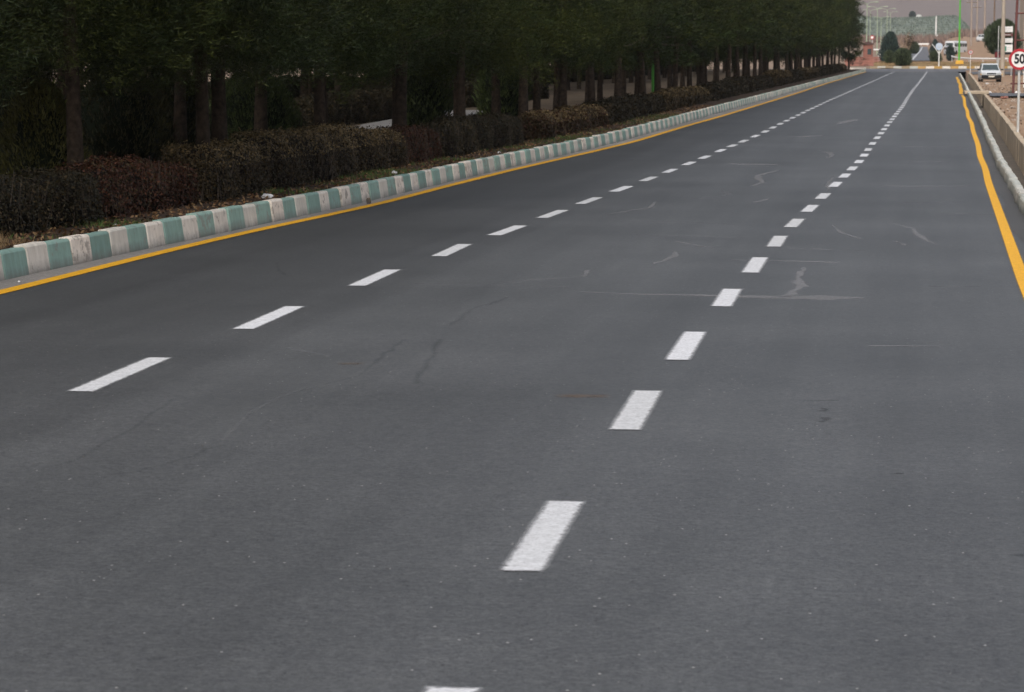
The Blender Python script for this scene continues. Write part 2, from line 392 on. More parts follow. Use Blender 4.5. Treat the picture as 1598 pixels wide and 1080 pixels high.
KR = curve((-30, 1.0), (30.8, 1.21), (35.9, 1.25), (45.4, 1.31), (52.8, 1.41), (60, 1.47), (75.7, 1.62), (93, 1.78), (117.4, 2.0), (156, 2.4), (208.8, 2.89), (260, 3.3))
WALL = lambda y: KR(y) + .68
def sstep(x, a, b):
    t = min(1, max(0, (x - a) / (b - a))); return t * t * (3 - 2 * t)
def H(x, y):
    """ground height"""
    if y <= 250:
        z = ZV(y) if x > 1.5 else ZR(y) + .17 - .17 * sstep(y, 240, 250)
        if x < -14: z -= .0
        z += .05 * math.sin(x * .9 + y * .31) * math.sin(y * .53) * (1 if x > 3.3 or x < -9 else 0) * (1 if y < 236 else 0)
        return z
    z = ZR(y)
    if x > 0: z += 2.3 * sstep(x, 4.5, 13) * sstep(y, 268, 350) * (1 - sstep(y, 800, 1100))
    if y > 1800: z += min(y - 1800, 3500) * .012 * (math.sin(x * .004 + 1) + .6 * math.sin(x * .011 + y * .003) + .4 * math.sin(x * .023 - y * .007))
    return z

# ground: one sheet out to the mountains, dropped under the road corridor
def build_ground():
    Ys = list(np.arange(-40, 256, 2.0)) + list(256 * 1.045 ** np.arange(0, 82))
    Lo = [-900, -500, -300, -180, -110, -70, -50, -38, -30, -25, -21, -18, -16, -14, -12, -10.5, -9, -7.5, -6, -4.5, -3, -2, -1.2, -.6, 0]
    Ro = [0, .35, .8, 1.4, 2, 3, 4, 5.5, 7, 9, 11, 14, 18, 24, 34, 50, 80, 130, 220, 400, 900]
    rows = []; 
    for y in Ys:
        k = max(1.0, (y / 256)) ** .95
        kl, wr = (KL(min(y, 256)) - .11), (WALL(min(y, 256)) + .10)
        row = [(kl + o * k, y, H(kl + o * k, y)) for o in Lo]
        deep = -1.25 if y < 246 else 0
        mid = [kl + .05, (kl + wr) / 2, wr - .02]
        row += [(x, y, (ZR(y) if y < 250 else H(x, y)) + deep) for x in mid]
        row += [(wr + o * k, y, H(wr + o * k, y)) for o in Ro]
        rows.append(row)
    n = len(rows[0]); V = np.array([p for r in rows for p in r]); F = []; mi = []
    nl = len(Lo)
    for i in range(len(rows) - 1):
        for j in range(n - 1):
            F.append((i * n + j, i * n + j + 1, (i + 1) * n + j + 1, (i + 1) * n + j))
            y = Ys[i]
            if y > 1150: m = 3
            elif y < 250 and j < nl - 1: m = 0 if Lo[j] > -4.4 else (1 if Lo[j] > -17 else 2)
            elif y < 250 and j > nl + 2: m = 4 if Ro[min(j - nl - 3, len(Ro) - 1)] < 7 else 2
            elif y > 262 and j > nl: m = 4
            else: m = 2
            mi.append(m)
    me = np_mesh('ground', V, np.array(F), ['litter', 'dark_soil', 'tan_soil', 'mountain', 'red_soil'], mi)
    me.polygons.foreach_set('use_smooth', [True] * len(F))
    return tag(inst('ground', me), kind='structure')
build_ground()

def strip(name, xl, xr, ys, dz=0.0, mat=None, parent=None, zf=None, cols=1, skirt=0):
    zf = zf or (lambda x, y: ZR(y)); mb = MB(); rows = []
    for y in ys:
        a, b = xl(y), xr(y)
        rows.append([(a + (b - a) * c / cols, y, zf(a + (b - a) * c / cols, y) + dz) for c in range(cols + 1)])
    n = cols + 1; fs = []
    for i in range(len(rows) - 1):
        for j in range(cols): fs.append((i * n + j, i * n + j + 1, (i + 1) * n + j + 1, (i + 1) * n + j))
    mb.add([p for r in rows for p in r], fs, 0, True)
    return mb.build(name, mat, parent, fix=False)
YS = list(np.arange(-20, 110, 1.0)) + list(np.arange(110, 250.5, 2.5))
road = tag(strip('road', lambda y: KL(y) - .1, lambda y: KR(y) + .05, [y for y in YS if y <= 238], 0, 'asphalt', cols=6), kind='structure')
tag(strip('gutter', lambda y: KL(y) + .02, lambda y: YL(y) - .03, [y for y in YS if y <= 238], .0025, 'gutter'), kind='structure')
tag(strip('gutter', lambda y: KR(y) - .22 - .05 * math.sin(y * .7), lambda y: KR(y) + .01, [y for y in YS if 8 < y <= 206], .0025, 'gutter_dark'), kind='structure')
tag(strip('crossing_road', lambda y: -16, lambda y: 16, [238, 240, 242, 244, 246, 248, 250.2], .006, 'asphalt_far', cols=8, zf=lambda x, y: ZR(y) + .16 * 0), kind='structure')
tag(strip('side_road', lambda y: KR(y) + 1.2, lambda y: 16, [222, 226, 230, 234, 238], .05, 'asphalt_far', cols=8, zf=lambda x, y: max(ZV(y), H(x, y))), kind='structure')
tag(strip('channel_floor', lambda y: KR(y) + .1, lambda y: KR(y) + .7, [y for y in YS if y <= 208], -.55, 'channel'), kind='structure')
# the path and the service road in the park beyond the pines
PATH = curve((-30, -11.5), (40, -12.2), (60, -12.6), (75, -13.2), (110, -13.3), (250, -12.4))
tag(strip('park_path', lambda y: PATH(y) - .75, lambda y: PATH(y) + .75, [y for y in YS if 20 < y < 76], .06, 'asphalt_pale', zf=lambda x, y: ZR(y) + .16), kind='structure')
tag(strip('service_road', lambda y: -27.5, lambda y: -21.5, list(range(-20, 236, 8)), .09, 'asphalt_far', zf=lambda x, y: ZR(y) + .16), kind='structure')

# ---- painted markings: a strip with a distance-to-edge UV map for the soft sprayed edge
def marking(name, path, width, mat, dz, parent=road, ends=True, zf=None):
    """path: list of (x, y); strip of the given width (or list of widths) following it"""
    mb = MB(); pts = [Vector((p[0], p[1])) for p in path]; n = len(pts); vs = []; fs = []; uv = []
    ws = width if isinstance(width, (list, tuple)) else [width] * n
    lens = [0]
    for i in range(1, n): lens.append(lens[-1] + (pts[i] - pts[i - 1]).length)
    T = lens[-1]
    for i, p in enumerate(pts):
        d = (pts[min(i + 1, n - 1)] - pts[max(i - 1, 0)]).normalized(); s = Vector((d.y, -d.x))
        e = min(lens[i], T - lens[i]) if ends else 9
        for q in (-1, 0, 1):
            a = p + s * ws[i] / 2 * q; vs.append((a.x, a.y, (zf or ZR)(a.y) + dz)); uv.append((ws[i] / 2 * (1 - abs(q)), e))
    for i in range(n - 1):
        for k in (0, 1): fs.append((3 * i + k, 3 * i + k + 1, 3 * i + 4 + k, 3 * i + 3 + k))
    mb.add(vs, fs); me = mb.mesh(name, mat)
    lay = me.uv_layers.new(name='dist')
    for lp in me.loops: lay.data[lp.index].uv = uv[lp.vertex_index]
    return inst(name, me, parent)
def along(f, y0, y1, step): 
    n = max(2, int(round((y1 - y0) / step)) + 1); return [(f(y), y) for y in np.linspace(y0, y1, n)]
RK = [6.15, 9.36, 12.88, 15.90, 19.25, 22.45, 25.50, 28.47, 31.41, 34.39, 37.77, 40.76, 43.60, 46.68, 49.92, 52.85, 56.28, 59.67, 62.65, 65.49, 68.52, 71.61, 74.54, 77.68, 80.61]
while RK[-1] < 237: RK.append(RK[-1] + 3.07)
LK = [10.75, 13.92, 17.23, 20.61, 23.79, 26.73, 29.76, 32.75, 35.93, 39.12, 42.15, 45.34, 48.42, 51.91, 54.59, 57.3]
while LK[-1] < 237: LK.append(LK[-1] + 3.07)
LEN_R = [1.6, 1.42, 1.47, 1.6, 1.44, 1.7, 1.55]
for i, y in enumerate(RK):
    L = LEN_R[i] + .05 if i < len(LEN_R) else 1.54 + random.uniform(-.08, .08)
    sk = -.03 if i < 7 else 0
    c = RD(y) + (.09 if i == 0 else 0); s = (RD(y + 1) - RD(y - 1)) / 2
    marking('lane_dash', [(c - s * L / 2 - sk / 2, y - L / 2), (c, y), (c + s * L / 2 + sk / 2, y + L / 2)], random.uniform(.178, .19), 'white_paint', .0045)
for i, y in enumerate(LK):
    L = 1.64 if i < 9 else 1.54 + random.uniform(-.08, .08)
    c = LD(y); s = -.028 if i < 5 else (LD(y + 1) - LD(y - 1)) / 2
    marking('lane_dash', [(c - s * L / 2, y - L / 2), (c, y), (c + s * L / 2, y + L / 2)], random.uniform(.178, .19), 'white_paint', .0045)
    if i < 4: marking('old_dash', [(c - s * L / 2 + .07, y - L / 2 - .05), (c + s * L / 2 + .07, y + L / 2 + .12)], .17, 'ghost_paint', .003)
for i in (8, 9, 10): marking('old_dash', [(RD(RK[i]) - .06, RK[i] - .8), (RD(RK[i]) - .06, RK[i] + .7)], .16, 'ghost_paint', .003)
marking('old_dash', [(-1.40, 11.85), (-1.41, 12.3)], .12, 'ghost_paint', .003)
marking('old_dash', [(-1.36, 10.12), (-1.37, 10.30)], .16, 'ghost_paint', .003)
marking('old_dash', [(-4.66, 11.2), (-4.52, 12.75)], .15, 'ghost_paint', .003)
marking('edge_line', along(YL, -15, 239, 1.2), .155, 'yellow_paint', .0046, ends=False).data
marking('edge_line', [(YRX(y) + .012, y) for y in np.arange(-15, 115.4, .8)], .122, 'yellow_paint', .0046)
marking('edge_line', [(YRX(y) + .02 * math.sin(y * .3), y) for y in np.arange(117.2, 194, 1.2)], .19, 'yellow_paint', .0046)
marking('pavement_seam', [(-5.2, 238.6), (3.0, 238.6)], .35, 'ghost_paint', .014)  # pale line where the paving changes at the crossing road

SEALS = [
 ([(-2.61, 19.56), (-2.1, 19.44), (-1.61, 19.41), (-1.11, 19.34), (-.73, 19.36), (-.4, 19.41)], [.07, .09, .14, .32, .36, .14], 'seal'),
 ([(-.99, 22.25), (-.97, 20.9), (-.91, 20.46), (-.94, 19.86), (-1.0, 19.36)], [.06, .10, .11, .10, .16], 'seal'),
 ([(-.97, 28.47), (-.82, 26.98), (-.57, 25.93)], [.03, .07, .05], 'seal'),
 ([(-.32, 28.72), (-.07, 27.72), (.01, 26.38), (.16, 25.39)], [.04, .07, .09, .05], 'seal'),
 ([(-.22, 25.78), (-.17, 25.4), (-.15, 25.09)], [.08, .05, .10], 'seal'),
 ([(-2.31, 22.4), (-2.22, 23.25), (-2.26, 24.04)], [.05, .09, .06], 'seal'),
 ([(-3.33, 45.29), (-2.9, 45.2), (-2.46, 45.14)], [.3, .5, .4], 'seal'),
 ([(-.33, 16.08), (.0, 16.1), (.15, 16.13)], [.07, .08, .06], 'seal'),
 ([(-1.7, 23.0), (-1.1, 22.95), (-.7, 22.85)], [.08, .12, .14], 'seal'),
 ([(-1.26, 35.49), (-1.33, 37.5), (-1.35, 40.61)], [.05, .09, .05], 'seal'),
 ([(-2.06, 32.7), (-1.98, 33.69)], .08, 'seal'),
 ([(-2.43, 25.44), (-2.25, 25.1), (-2.05, 24.59)], [.05, .08, .05], 'seal'),
 ([(-2.44, 37.18), (-2.32, 38.22), (-2.55, 40.41), (-2.33, 42.7)], [.1, .14, .16, .08], 'seal'),
 ([(-3.52, 19.86), (-3.12, 20.61), (-2.75, 21.01), (-2.79, 21.65)], [.03, .05, .06, .08], 'seal'),
 ([(-3.21, 11.45), (-3.27, 12.0), (-3.34, 12.6), (-3.3, 13.29), (-3.11, 14.04)], [.06, .04, .05, .045, .03], 'seal_faint'),
 ([(-3.11, 14.04), (-3.2, 15.19), (-3.24, 15.98)], [.03, .06, .05], 'seal_dark'),
 ([(-2.72, 13.74), (-2.87, 14.79), (-3.01, 16.03)], [.07, .06, .06], 'seal_dark'),
 ([(-3.11, 16.83), (-3.15, 18.07), (-3.07, 19.02)], .06, 'seal_dark'),
 ([(-3.69, 10.71), (-3.72, 11.5), (-3.86, 12.9)], [.05, .05, .04], 'seal_dark'),
 ([(-3.40, 10.45), (-3.32, 10.55), (-3.21, 11.01), (-3.17, 11.4)], [.03, .05, .05, .04], 'seal_dark'),
 ([(-3.63, 29.76), (-3.3, 31.21), (-3.33, 32.65)], [.05, .09, .06], 'seal'),
 ([(-.51, 24.34), (-1.0, 24.5), (-1.5, 24.79)], [.05, .06, .04], 'seal'),
 ([(-5.63, 22.05), (-5.45, 21.4), (-5.22, 20.76)], [.03, .05, .05], 'seal_dark'),
 ([(-2.0, 52), (-1.7, 50.5), (-1.75, 48.5)], [.1, .15, .1], 'seal'),
 ([(-2.9, 60), (-2.3, 61)], .35, 'seal'), ([(-.2, 47), (.5, 47.2)], .2, 'seal'), ([(-.6, 37.5), (-.2, 37.4), (.7, 37.6)], [.12, .2, .12], 'seal'),
 ([(-2.2, 70), (-1.9, 74)], .3, 'seal'), ([(-1.9, 13.35), (-1.6, 13.38)], .16, 'rust_stain'), ([(-3.35, 14.6), (-3.2, 14.63)], .12, 'rust_stain'),
 ([(-2.75, 20.0), (-4.0, 20.1)], .05, 'seal'), ([(-1.9, 28.0), (-2.7, 28.6), (-3.3, 28.4)], .05, 'seal'), ([(-1.75, 26.0), (-2.9, 26.3)], .07, 'seal'),
 ([(.2, 30.6), (.9, 30.5)], .07, 'seal'), ([(-.4, 55), (.9, 54.5)], .2, 'seal')]
SEALS += [([(-.46, 12.55), (-.455, 12.75)], .06, 'oil'), ([(-.47, 12.95), (-.46, 13.1)], .05, 'oil'), ([(-.60, 13.35), (-.40, 13.4)], .05, 'oil'), ([(.35, 9.2), (.42, 9.24)], .05, 'oil'), ([(-.1, 11.0), (-.05, 11.03)], .05, 'oil'),
          ([(-2.3, 24.8), (-1.9, 24.6)], .1, 'seal_faint'), ([(-3.9, 15.4), (-3.5, 15.0)], .08, 'seal_faint'), ([(-.2, 33), (.6, 33.2)], .14, 'seal_faint'), ([(-2.9, 33.5), (-2.5, 34.4), (-2.7, 35.6)], .12, 'seal_faint'), ([(.1, 20.5), (.5, 20.55)], .1, 'seal_faint')]
for pth, wd, mt in SEALS:
    P = []; Wd = []
    wl = wd if isinstance(wd, list) else [wd] * len(pth)
    for i in range(len(pth) - 1):                       # subdivide and jitter so that the seam wanders
        for k in range(5):
            t = k / 5; j = min(.03, wl[i] * .35)
            P.append((pth[i][0] * (1 - t) + pth[i + 1][0] * t + random.uniform(-j, j), pth[i][1] * (1 - t) + pth[i + 1][1] * t))
            Wd.append((wl[i] * (1 - t) + wl[i + 1] * t) * random.uniform(.7, 1.25))
    P.append(pth[-1]); Wd.append(wl[-1])
    marking('crack_seal', P, Wd, mt, .0016)

# ------------------------------------------------------------------ left kerb: green and white blocks
def kerb_mesh(name, L, mat, h=.24, back=.10, batter=.04, seed=0):
    rnd = random.Random(seed); mb = MB(); secs = []
    for t in (-.5, -.5 + .012 / L, 0, .5 - .012 / L, .5):
        e = .006 if abs(t) == .5 else 0; j = rnd.uniform(-.004, .004)
        pr = [(batter - e, -.10), (batter - e + j, .02), (.012 - e + j, h - .022 - e), (.0 + j, h - .006 - e), (-.012, h - e), (-back, h - .004 - e), (-back, -.10)]
        secs.append([(x, t * L, z) for x, z in pr])
    mb.loft(secs, 0, False); me = mb.mesh(name, mat)
    bm = bmesh.new(); bm.from_mesh(me); bmesh.ops.recalc_face_normals(bm, faces=bm.faces); bm.to_mesh(me); bm.free()
    return me
GM = [kerb_mesh('green_block', .55, 'kerb_green', seed=i) for i in range(4)]
WM = [kerb_mesh('white_block', .475, 'kerb_white', seed=9 + i) for i in range(4)]
kerb = thing('kerb', 'green and white striped kerb of alternating painted blocks between the road and the hedges', 'kerb')
y = 8.0; i = 0; rest = []
y = 20.46 - 23 * 1.035
nb = 0
while y < 243:
    for kind, L in (('w', .48), ('g', .555)):
        yc = y + L / 2; th = math.atan((KL(yc + .5) - KL(yc - .5)))
        loc = (KL(yc) + .03 + random.uniform(-.009, .009), yc, ZR(yc) + random.uniform(-.012, .008)); rz = -th + random.uniform(-.016, .016)
        if yc > 8:
            me = random.choice(WM if kind == 'w' else GM)
            if nb < 290: inst('kerb_block', me, kerb, loc, rz); nb += 1
            else: rest.append((kind, me, loc, rz))
        y += L
mb = MB()
for kind, me, loc, rz in rest:
    Mx = Matrix.Translation(loc) @ Matrix.Rotation(rz, 4, 'Z')
    mb.add([Mx @ v.co for v in me.vertices], [tuple(p.vertices) for p in me.polygons], 0 if kind == 'w' else 1)
far_blocks = mb.build('kerb_block_row', ['kerb_white', 'kerb_green'], kerb); far_blocks['kind'] = 'stuff'

# ------------------------------------------------------------------ right side: grey kerb, drain channel wall, culvert slab
KG = []
for s in range(4):
    KG.append(kerb_mesh('grey_block', .74, 'kerb_grey', h=.16, back=.085, batter=.02, seed=40 + s))
def grey_kerb(label, y0, y1):
    t = thing('kerb', label, 'kerb'); y = y0
    while y < y1:
        th = math.atan(KR(y + 1) - KR(y)); o = inst('kerb_block', random.choice(KG), t, (KR(y + .37) + random.uniform(-.010, .010), y + .37, ZR(y + .37) + random.uniform(-.012, .010)), math.pi - th + random.uniform(.0, .05))
        o.rotation_euler.x = random.uniform(-.014, .014); y += .755
grey_kerb('low grey concrete kerb beside the open drain, on the near side of the slab', 12, 114.2)
grey_kerb('low grey concrete kerb beside the open drain, on the far side of the slab', 117.4, 206)
def drain_wall(label, y0, y1, L=2.0):
    t = thing('drain_wall', label, 'wall'); y = y0
    while y < y1 - .2:
        a, b = y + .006, min(y + L, y1) - .006; mb = MB(); secs = []
        up = lambda q: .045 + .15 * sstep(q, 110, 190)
        for q in (a, (a + b) / 2, b):
            j = random.uniform(-.006, .006)
            z0, z1 = ZR(q) - .62, ZR(q) + up(q) + random.uniform(-.012, .012); x = WALL(q) + j
            secs.append([(x, q, z0), (x, q, z1 - .012), (x + .012, q, z1), (x + .13, q, z1), (x + .14, q, z0)])
        mb.loft(secs); mb.build('wall_panel', 'concrete', t); y += L
drain_wall('tan concrete side wall of the open drain, running from the near edge to the slab', 30, 114.3)
drain_wall('tan concrete side wall of the open drain, running from the slab to the roundabout', 117.2, 207)
mb = MB(); yc = 115.75
mb.box((KR(yc) + .38, yc, ZR(yc) + .11), (1.05, 2.6, .13), bev=.015)
mb.build('culvert_slab', 'concrete')
tag(bpy.data.objects['culvert_slab'], 'pale concrete slab bridging the open drain beside the dirt driveway', 'slab')
tag(strip('driveway', lambda y: WALL(y) + .2, lambda y: 30, [108.5, 110, 112, 114, 116], .07, 'asphalt_far', cols=14, zf=lambda x, y: H(x, y)), kind='structure')
for o in [o for o in sc.objects if o.name.startswith('culvert')]: o.rotation_euler.z = 0

# ------------------------------------------------------------------ hedges
def hedge(label, y0, y1, h, mats, x_front=-8.02, depth=.68, dens=1.0, dome=.05, group=None, seed=0, leaf=.026):
    rnd = np.random.default_rng(100 + seed); L = y1 - y0; yc = (y0 + y1) / 2
    base = (0, yc, ZR(yc) + .15)
    t = thing('hedge', label, 'hedge', base, 0, group)
    off = lambda y: (KL(y) - KL(30)) * .8
    zf = lambda y: ZR(y) - ZR(yc)
    ph = rnd.uniform(0, 9, 6)
    def topz(u, y): return h + dome * (1 - (2 * (y - y0) / L - 1) ** 2) + .035 * math.sin(1.7 * y + ph[0]) + .03 * math.sin(4.1 * y + ph[1] + u * 3)
    def fx(y, z): return .05 * math.sin(1.3 * y + ph[2]) + .04 * math.sin(3.7 * y + ph[3] + 3 * z) - .06 * (z / h) ** 3
    # dark inner body, rounded at the ends
    mb = MB(); secs = []; N = max(6, int(L / .5))
    for i in range(N + 1):
        yy = y0 + .05 + (L - .1) * i / N; e = min(1, math.sqrt(max(.04, min(yy - y0, y1 - yy) / .45)))
        pr = []
        for (u, z) in ((.5, -.1), (.48, .5), (.40, .86), (.15, .94), (-.2, .94), (-.42, .85), (-.5, .5), (-.5, -.1)):
            zz = z * topz(u, yy) * (.72 + .28 * e)
            pr.append((x_front - depth / 2 + off(yy) + (u * (depth - .10)) * (.55 + .45 * e) + fx(yy, max(zz, 0)), yy - yc, zz + zf(yy)))
        secs.append(pr)
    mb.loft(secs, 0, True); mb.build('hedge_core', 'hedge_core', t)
    # leaf shell
    n = int(L * dens * 3000)
    yy = rnd.uniform(y0, y1, n); s = rnd.random(n)
    P = np.zeros((n, 3)); Nn = np.zeros((n, 3))
    for i in range(n):
        q = yy[i]; e = min(1, math.sqrt(max(.03, min(q - y0, y1 - q) / .45))); tz = topz(0, q) * (.72 + .28 * e); k = .55 + .45 * e
        c = x_front - depth / 2 + off(q)
        if s[i] < .56:
            z = rnd.random() ** .8 * tz; P[i] = (c + depth / 2 * k + fx(q, z) - .12 * max(0, z / tz - .8) + rnd.normal() * .022, q - yc, z); Nn[i] = (1, 0, .2)
        elif s[i] < .93:
            u = rnd.uniform(-.5, .5); P[i] = (c + u * depth * k + fx(q, tz), q - yc, tz - .35 * max(0, abs(u) - .33) + rnd.normal() * .022 + (abs(rnd.normal()) * .03 if rnd.random() < .2 else 0)); Nn[i] = (u, 0, 1)
        else:
            z = rnd.random() * tz; P[i] = (c + rnd.uniform(-.45, .45) * depth * k, (y0 if rnd.random() < .65 else y1) - yc + rnd.normal() * .03, z * .9); Nn[i] = (0, -1, .1)
        P[i, 2] += zf(q)
    sz = rnd.uniform(.7, 1.4, n) * leaf
    V, F = leaves(P, Nn, sz * 1.25, sz * .75)
    wts = rnd.random(n); mi = (wts > .75).astype(int)
    if mats[0] == 'hedge_brown': mi[(s >= .56) & (s < .93) & (wts < .8)] = 2; mi[(s < .56) & (P[:, 2] > .72 * h) & (wts < .55)] = 2
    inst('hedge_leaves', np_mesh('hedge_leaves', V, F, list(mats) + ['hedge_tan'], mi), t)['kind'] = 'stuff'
    # bare upright twigs on the face
    m = int(L * 22 * dens); yt = rnd.uniform(y0, y1, m)
    P2 = np.array([(x_front + off(q) + fx(q, .3) + .015 + rnd.normal() * .015, q - yc, rnd.uniform(.0, .6) * h + zf(q)) for q in yt])
    D2 = np.stack([rnd.normal(size=m) * .15, rnd.normal(size=m) * .25, np.ones(m)], 1)
    V, F = blades(P2, D2, rnd.uniform(.15, .45, m), .008)
    inst('hedge_twigs', np_mesh('hedge_twigs', V, F, 'hedge_twig'), t)['kind'] = 'stuff'
    return t
HG = ('hedge_green', 'hedge_brown'); HB = ('hedge_brown', 'hedge_green'); HR = ('hedge_red', 'hedge_brown'); HBB = ('hedge_brown', 'hedge_brown')
hedge('dark brown-green clipped hedge at the left edge of the photo, first behind the striped kerb', 14, 25.0, .52, HG, seed=1, dome=.03)
hedge('dark red leafy hedge, shorter than the ones on both sides, second from the left', 25.1, 28.25, .48, HR, seed=2, dome=.06)
hedge('large domed tan-topped brown hedge, the biggest of the row, beside the white litter', 28.5, 39.2, .56, HB, seed=3, dome=.11)
hedge('short reddish hedge in the gap after the big tan-topped one', 39.3, 42.3, .50, HR, seed=4, dome=.02, dens=.85)
hedge('dark green-brown hedge with a squared rounded far end, just after the short reddish one', 42.4, 50.6, .54, HG, seed=5, dome=.05, dens=.85)
hedge('brown hedge after the first gap in the row, reddish towards its far end', 52.6, 62.5, .43, HR[::-1], seed=6, dens=0.96, leaf=0.041)
hedge('dark brown hedge with a flat top, next after the first gap hedge', 62.7, 75.2, .46, HG, seed=7, dens=0.80, leaf=0.044)
hedge('tan-topped brown hedge beside the bare patch of bed along the kerb', 76.2, 91, .47, HB, seed=8, dens=0.72, leaf=0.048)
hedge('dark hedge just beyond the tan-topped one in the middle of the row', 91.2, 104, .47, HG, seed=9, dens=0.64, leaf=0.052)
hedge('tall dark block of hedge standing proud in the far half of the row', 104.2, 112, .58, HG, seed=10, dens=0.64, leaf=0.056)
hedge('long low brown hedge following the tall dark block', 112.5, 127, .48, HG, seed=11, dens=0.56, leaf=0.059)
hedge('brown hedge bulging over its neighbours in the far part of the row', 128.5, 142, .60, HB, seed=12, dens=0.56, leaf=0.063, dome=.1)
ordw = ['fourth', 'third', 'second', 'first']
yy0 = 143
for i, (L, h, mt) in enumerate(((15, .52, HG), (17, .56, HB), (19, .52, HG), (24, .54, HG), (12, .5, HB))):
    lab = ['dark hedge segment, fifth from the roundabout end of the kerb row', 'brown hedge segment, fourth from the roundabout end of the kerb row', 'dark hedge segment, third from the roundabout end of the kerb row',
           'long dark hedge segment, second from the roundabout end of the kerb row', 'last small hedge of the kerb row, nearest the roundabout'][i]
    hedge(lab, yy0, yy0 + L - .6, h, mt, seed=20 + i, dens=0.48, leaf=0.074); yy0 += L
hedge('dark clipped hedge in the park behind the light path, between trunks left of centre', 58, 66.5, .72, HG, x_front=-14.2, seed=31, dens=0.72, leaf=0.044)
hedge('clipped hedge deep in the park, second along the light path behind the trunks', 67.2, 77.5, .80, HG, x_front=-14.4, seed=32, dens=0.64, leaf=0.048)
hedge('farthest clipped hedge along the light path, mostly hidden by trunks', 79, 96, .75, HG, x_front=-14.6, seed=33, dens=0.56, leaf=0.056)

hedge('low dark hedge deep in the park at the left edge, behind the first pine trunk', 30, 44, .62, HG, x_front=-13.6, seed=34, dens=0.64, leaf=0.041)
hedge('low dark park hedge seen between the third trunk and the big dark round shrub', 45.5, 56.5, .60, HG, x_front=-13.9, seed=35, dens=0.64, leaf=0.041)
for i, (a, b, lb) in enumerate(((60, 92, 'dark hedge in front of the service road far behind the trunks, left one of three'), (94, 140, 'dark hedge in front of the service road far behind the trunks, middle one of three'), (143, 222, 'dark hedge in front of the service road far behind the trunks, right one of three'))):
    hedge(lb, a, b, .85 + .1 * i, HG, x_front=-20.6, seed=36 + i, dens=0.19, leaf=0.089)
sk = thing('kerb', 'pale kerb along the service road far behind the pine trunks', 'kerb')
SKM = kerb_mesh('pale_block', 2.4, 'kerb_white', h=.22, back=.2, batter=.03, seed=77)
for i in range(50): inst('kerb_block', SKM, sk, (-27.7, 45 + 2.42 * i, H(-27.7, 45 + 2.42 * i)), 0)
# ------------------------------------------------------------------ pines
def pine_crown(name, hb, ht, rmax, nb, nt, nn, L, W, seed, mats, low=.85):
    rnd = np.random.default_rng(seed); Ps = []; Ds = []
    for b in range(nb):
        u = rnd.random() ** low; zb = hb + (ht - hb) * u
        prof = min(1, .72 + u * 2.2) * (1 - max(0, u - .25) / .78) ** .8
        r = rmax * prof * rnd.uniform(.65, 1.12) + .15; az = rnd.uniform(0, 2 * math.pi); el = rnd.uniform(-.30, .22) + .5 * u
        d = np.array([math.cos(az) * math.cos(el), math.sin(az) * math.cos(el), math.sin(el)])
        for k in range(nt):
            t = rnd.uniform(.22, 1) ** .8; p = np.array([0, 0, zb]) + d * r * t
            p = p + rnd.normal(size=3) * (.08 + .16 * t) ; p[2] += .10 * t * t - (.05 if u < .2 else 0)
            dd = unit(d + np.array([0, 0, .35]))[None] + rnd.normal(size=(nn, 3)) * .62
            Ps.append(np.repeat(p[None], nn, 0) + rnd.normal(size=(nn, 3)) * .075); Ds.append(dd)
    P = np.concatenate(Ps); D = np.concatenate(Ds); n = len(P)
    V, F = blades(P, D, rnd.uniform(.7, 1.3, n) * L, W)
    cl = np.repeat((rnd.random(nb) > .5).astype(int), nt * nn)
    return np_mesh(name, V, F, mats, cl)
def trunk_mesh(name, ht, r, seed):
    rnd = random.Random(seed); mb = MB(); pts = []; rad = []
    bx, by = rnd.uniform(-.12, .12), rnd.uniform(-.1, .1)
    for i in range(15):
        t = i / 14; z = t * ht
        pts.append((bx * math.sin(t * 3) + .02 * math.sin(z * 2.3), by * math.sin(t * 2.5), z))
        k = (1.25 if i == 0 else 1.0) * (1 - .72 * t) * (1.09 if i % 2 else .98)
        rad.append(r * k)
    mb.tube(pts, rad, 10)
    for i in range(22):                                             # limbs and dead stubs
        z = rnd.uniform(1.75, ht * .9); a = rnd.uniform(0, 6.28); l = rnd.uniform(.5, 1.5) * (1 - .5 * z / ht)
        q = Vector((bx * math.sin(z / ht * 3), by * math.sin(z / ht * 2.5), z)); d = Vector((math.cos(a), math.sin(a), rnd.uniform(-.15, .35)))
        mb.tube([q, q + d * l * .5, q + d * l + Vector((0, 0, .1))], [.028, .018, .006], 5, 1, cap=False)
    return mb.mesh(name, ['bark', 'twig'])
NB = ['needle_a', 'needle_b']
NEAR = [pine_crown('crown', 1.85 + .15 * i, 11.0 + .5 * i, 2.5, 270, 17, 42, .072, .0115, 50 + i, NB, 1.7) for i in range(3)]
FAR = [pine_crown('crown', 2.0 + .2 * i, 9.2 + .5 * i, 2.35, 140, 13, 24, .15, .024, 60 + i, NB, 1.0) for i in range(3)]
LOW = [pine_crown('crown', 1.62 + .2 * i, 9.5 + .5 * i, 2.4, 170, 13, 24, .14, .022, 65 + i, NB, 1.4) for i in range(3)]
SMALL = pine_crown('crown', .9, 6.6, 1.15, 90, 10, 10, .36, .055, 71, NB)
TRK = [trunk_mesh('trunk', 8.6, .096 + .006 * i, 80 + i) for i in range(4)]
PINES = []
def pine(x, y, label, group=None, near=False, crown=None, s=1.0, tr=None, low=False):
    t = thing('pine_tree', label, 'tree', (x, y, H(x, y) - .03), random.uniform(0, 6.28), group); t.scale = (s, s, s * random.uniform(.97, 1.05))
    inst('trunk', tr or random.choice(TRK), t, scale=(random.uniform(.85, 1.15),) * 2 + (1,))
    inst('crown', crown or random.choice(NEAR if near else (LOW if low else FAR)), t)
    PINES.append(t); return t
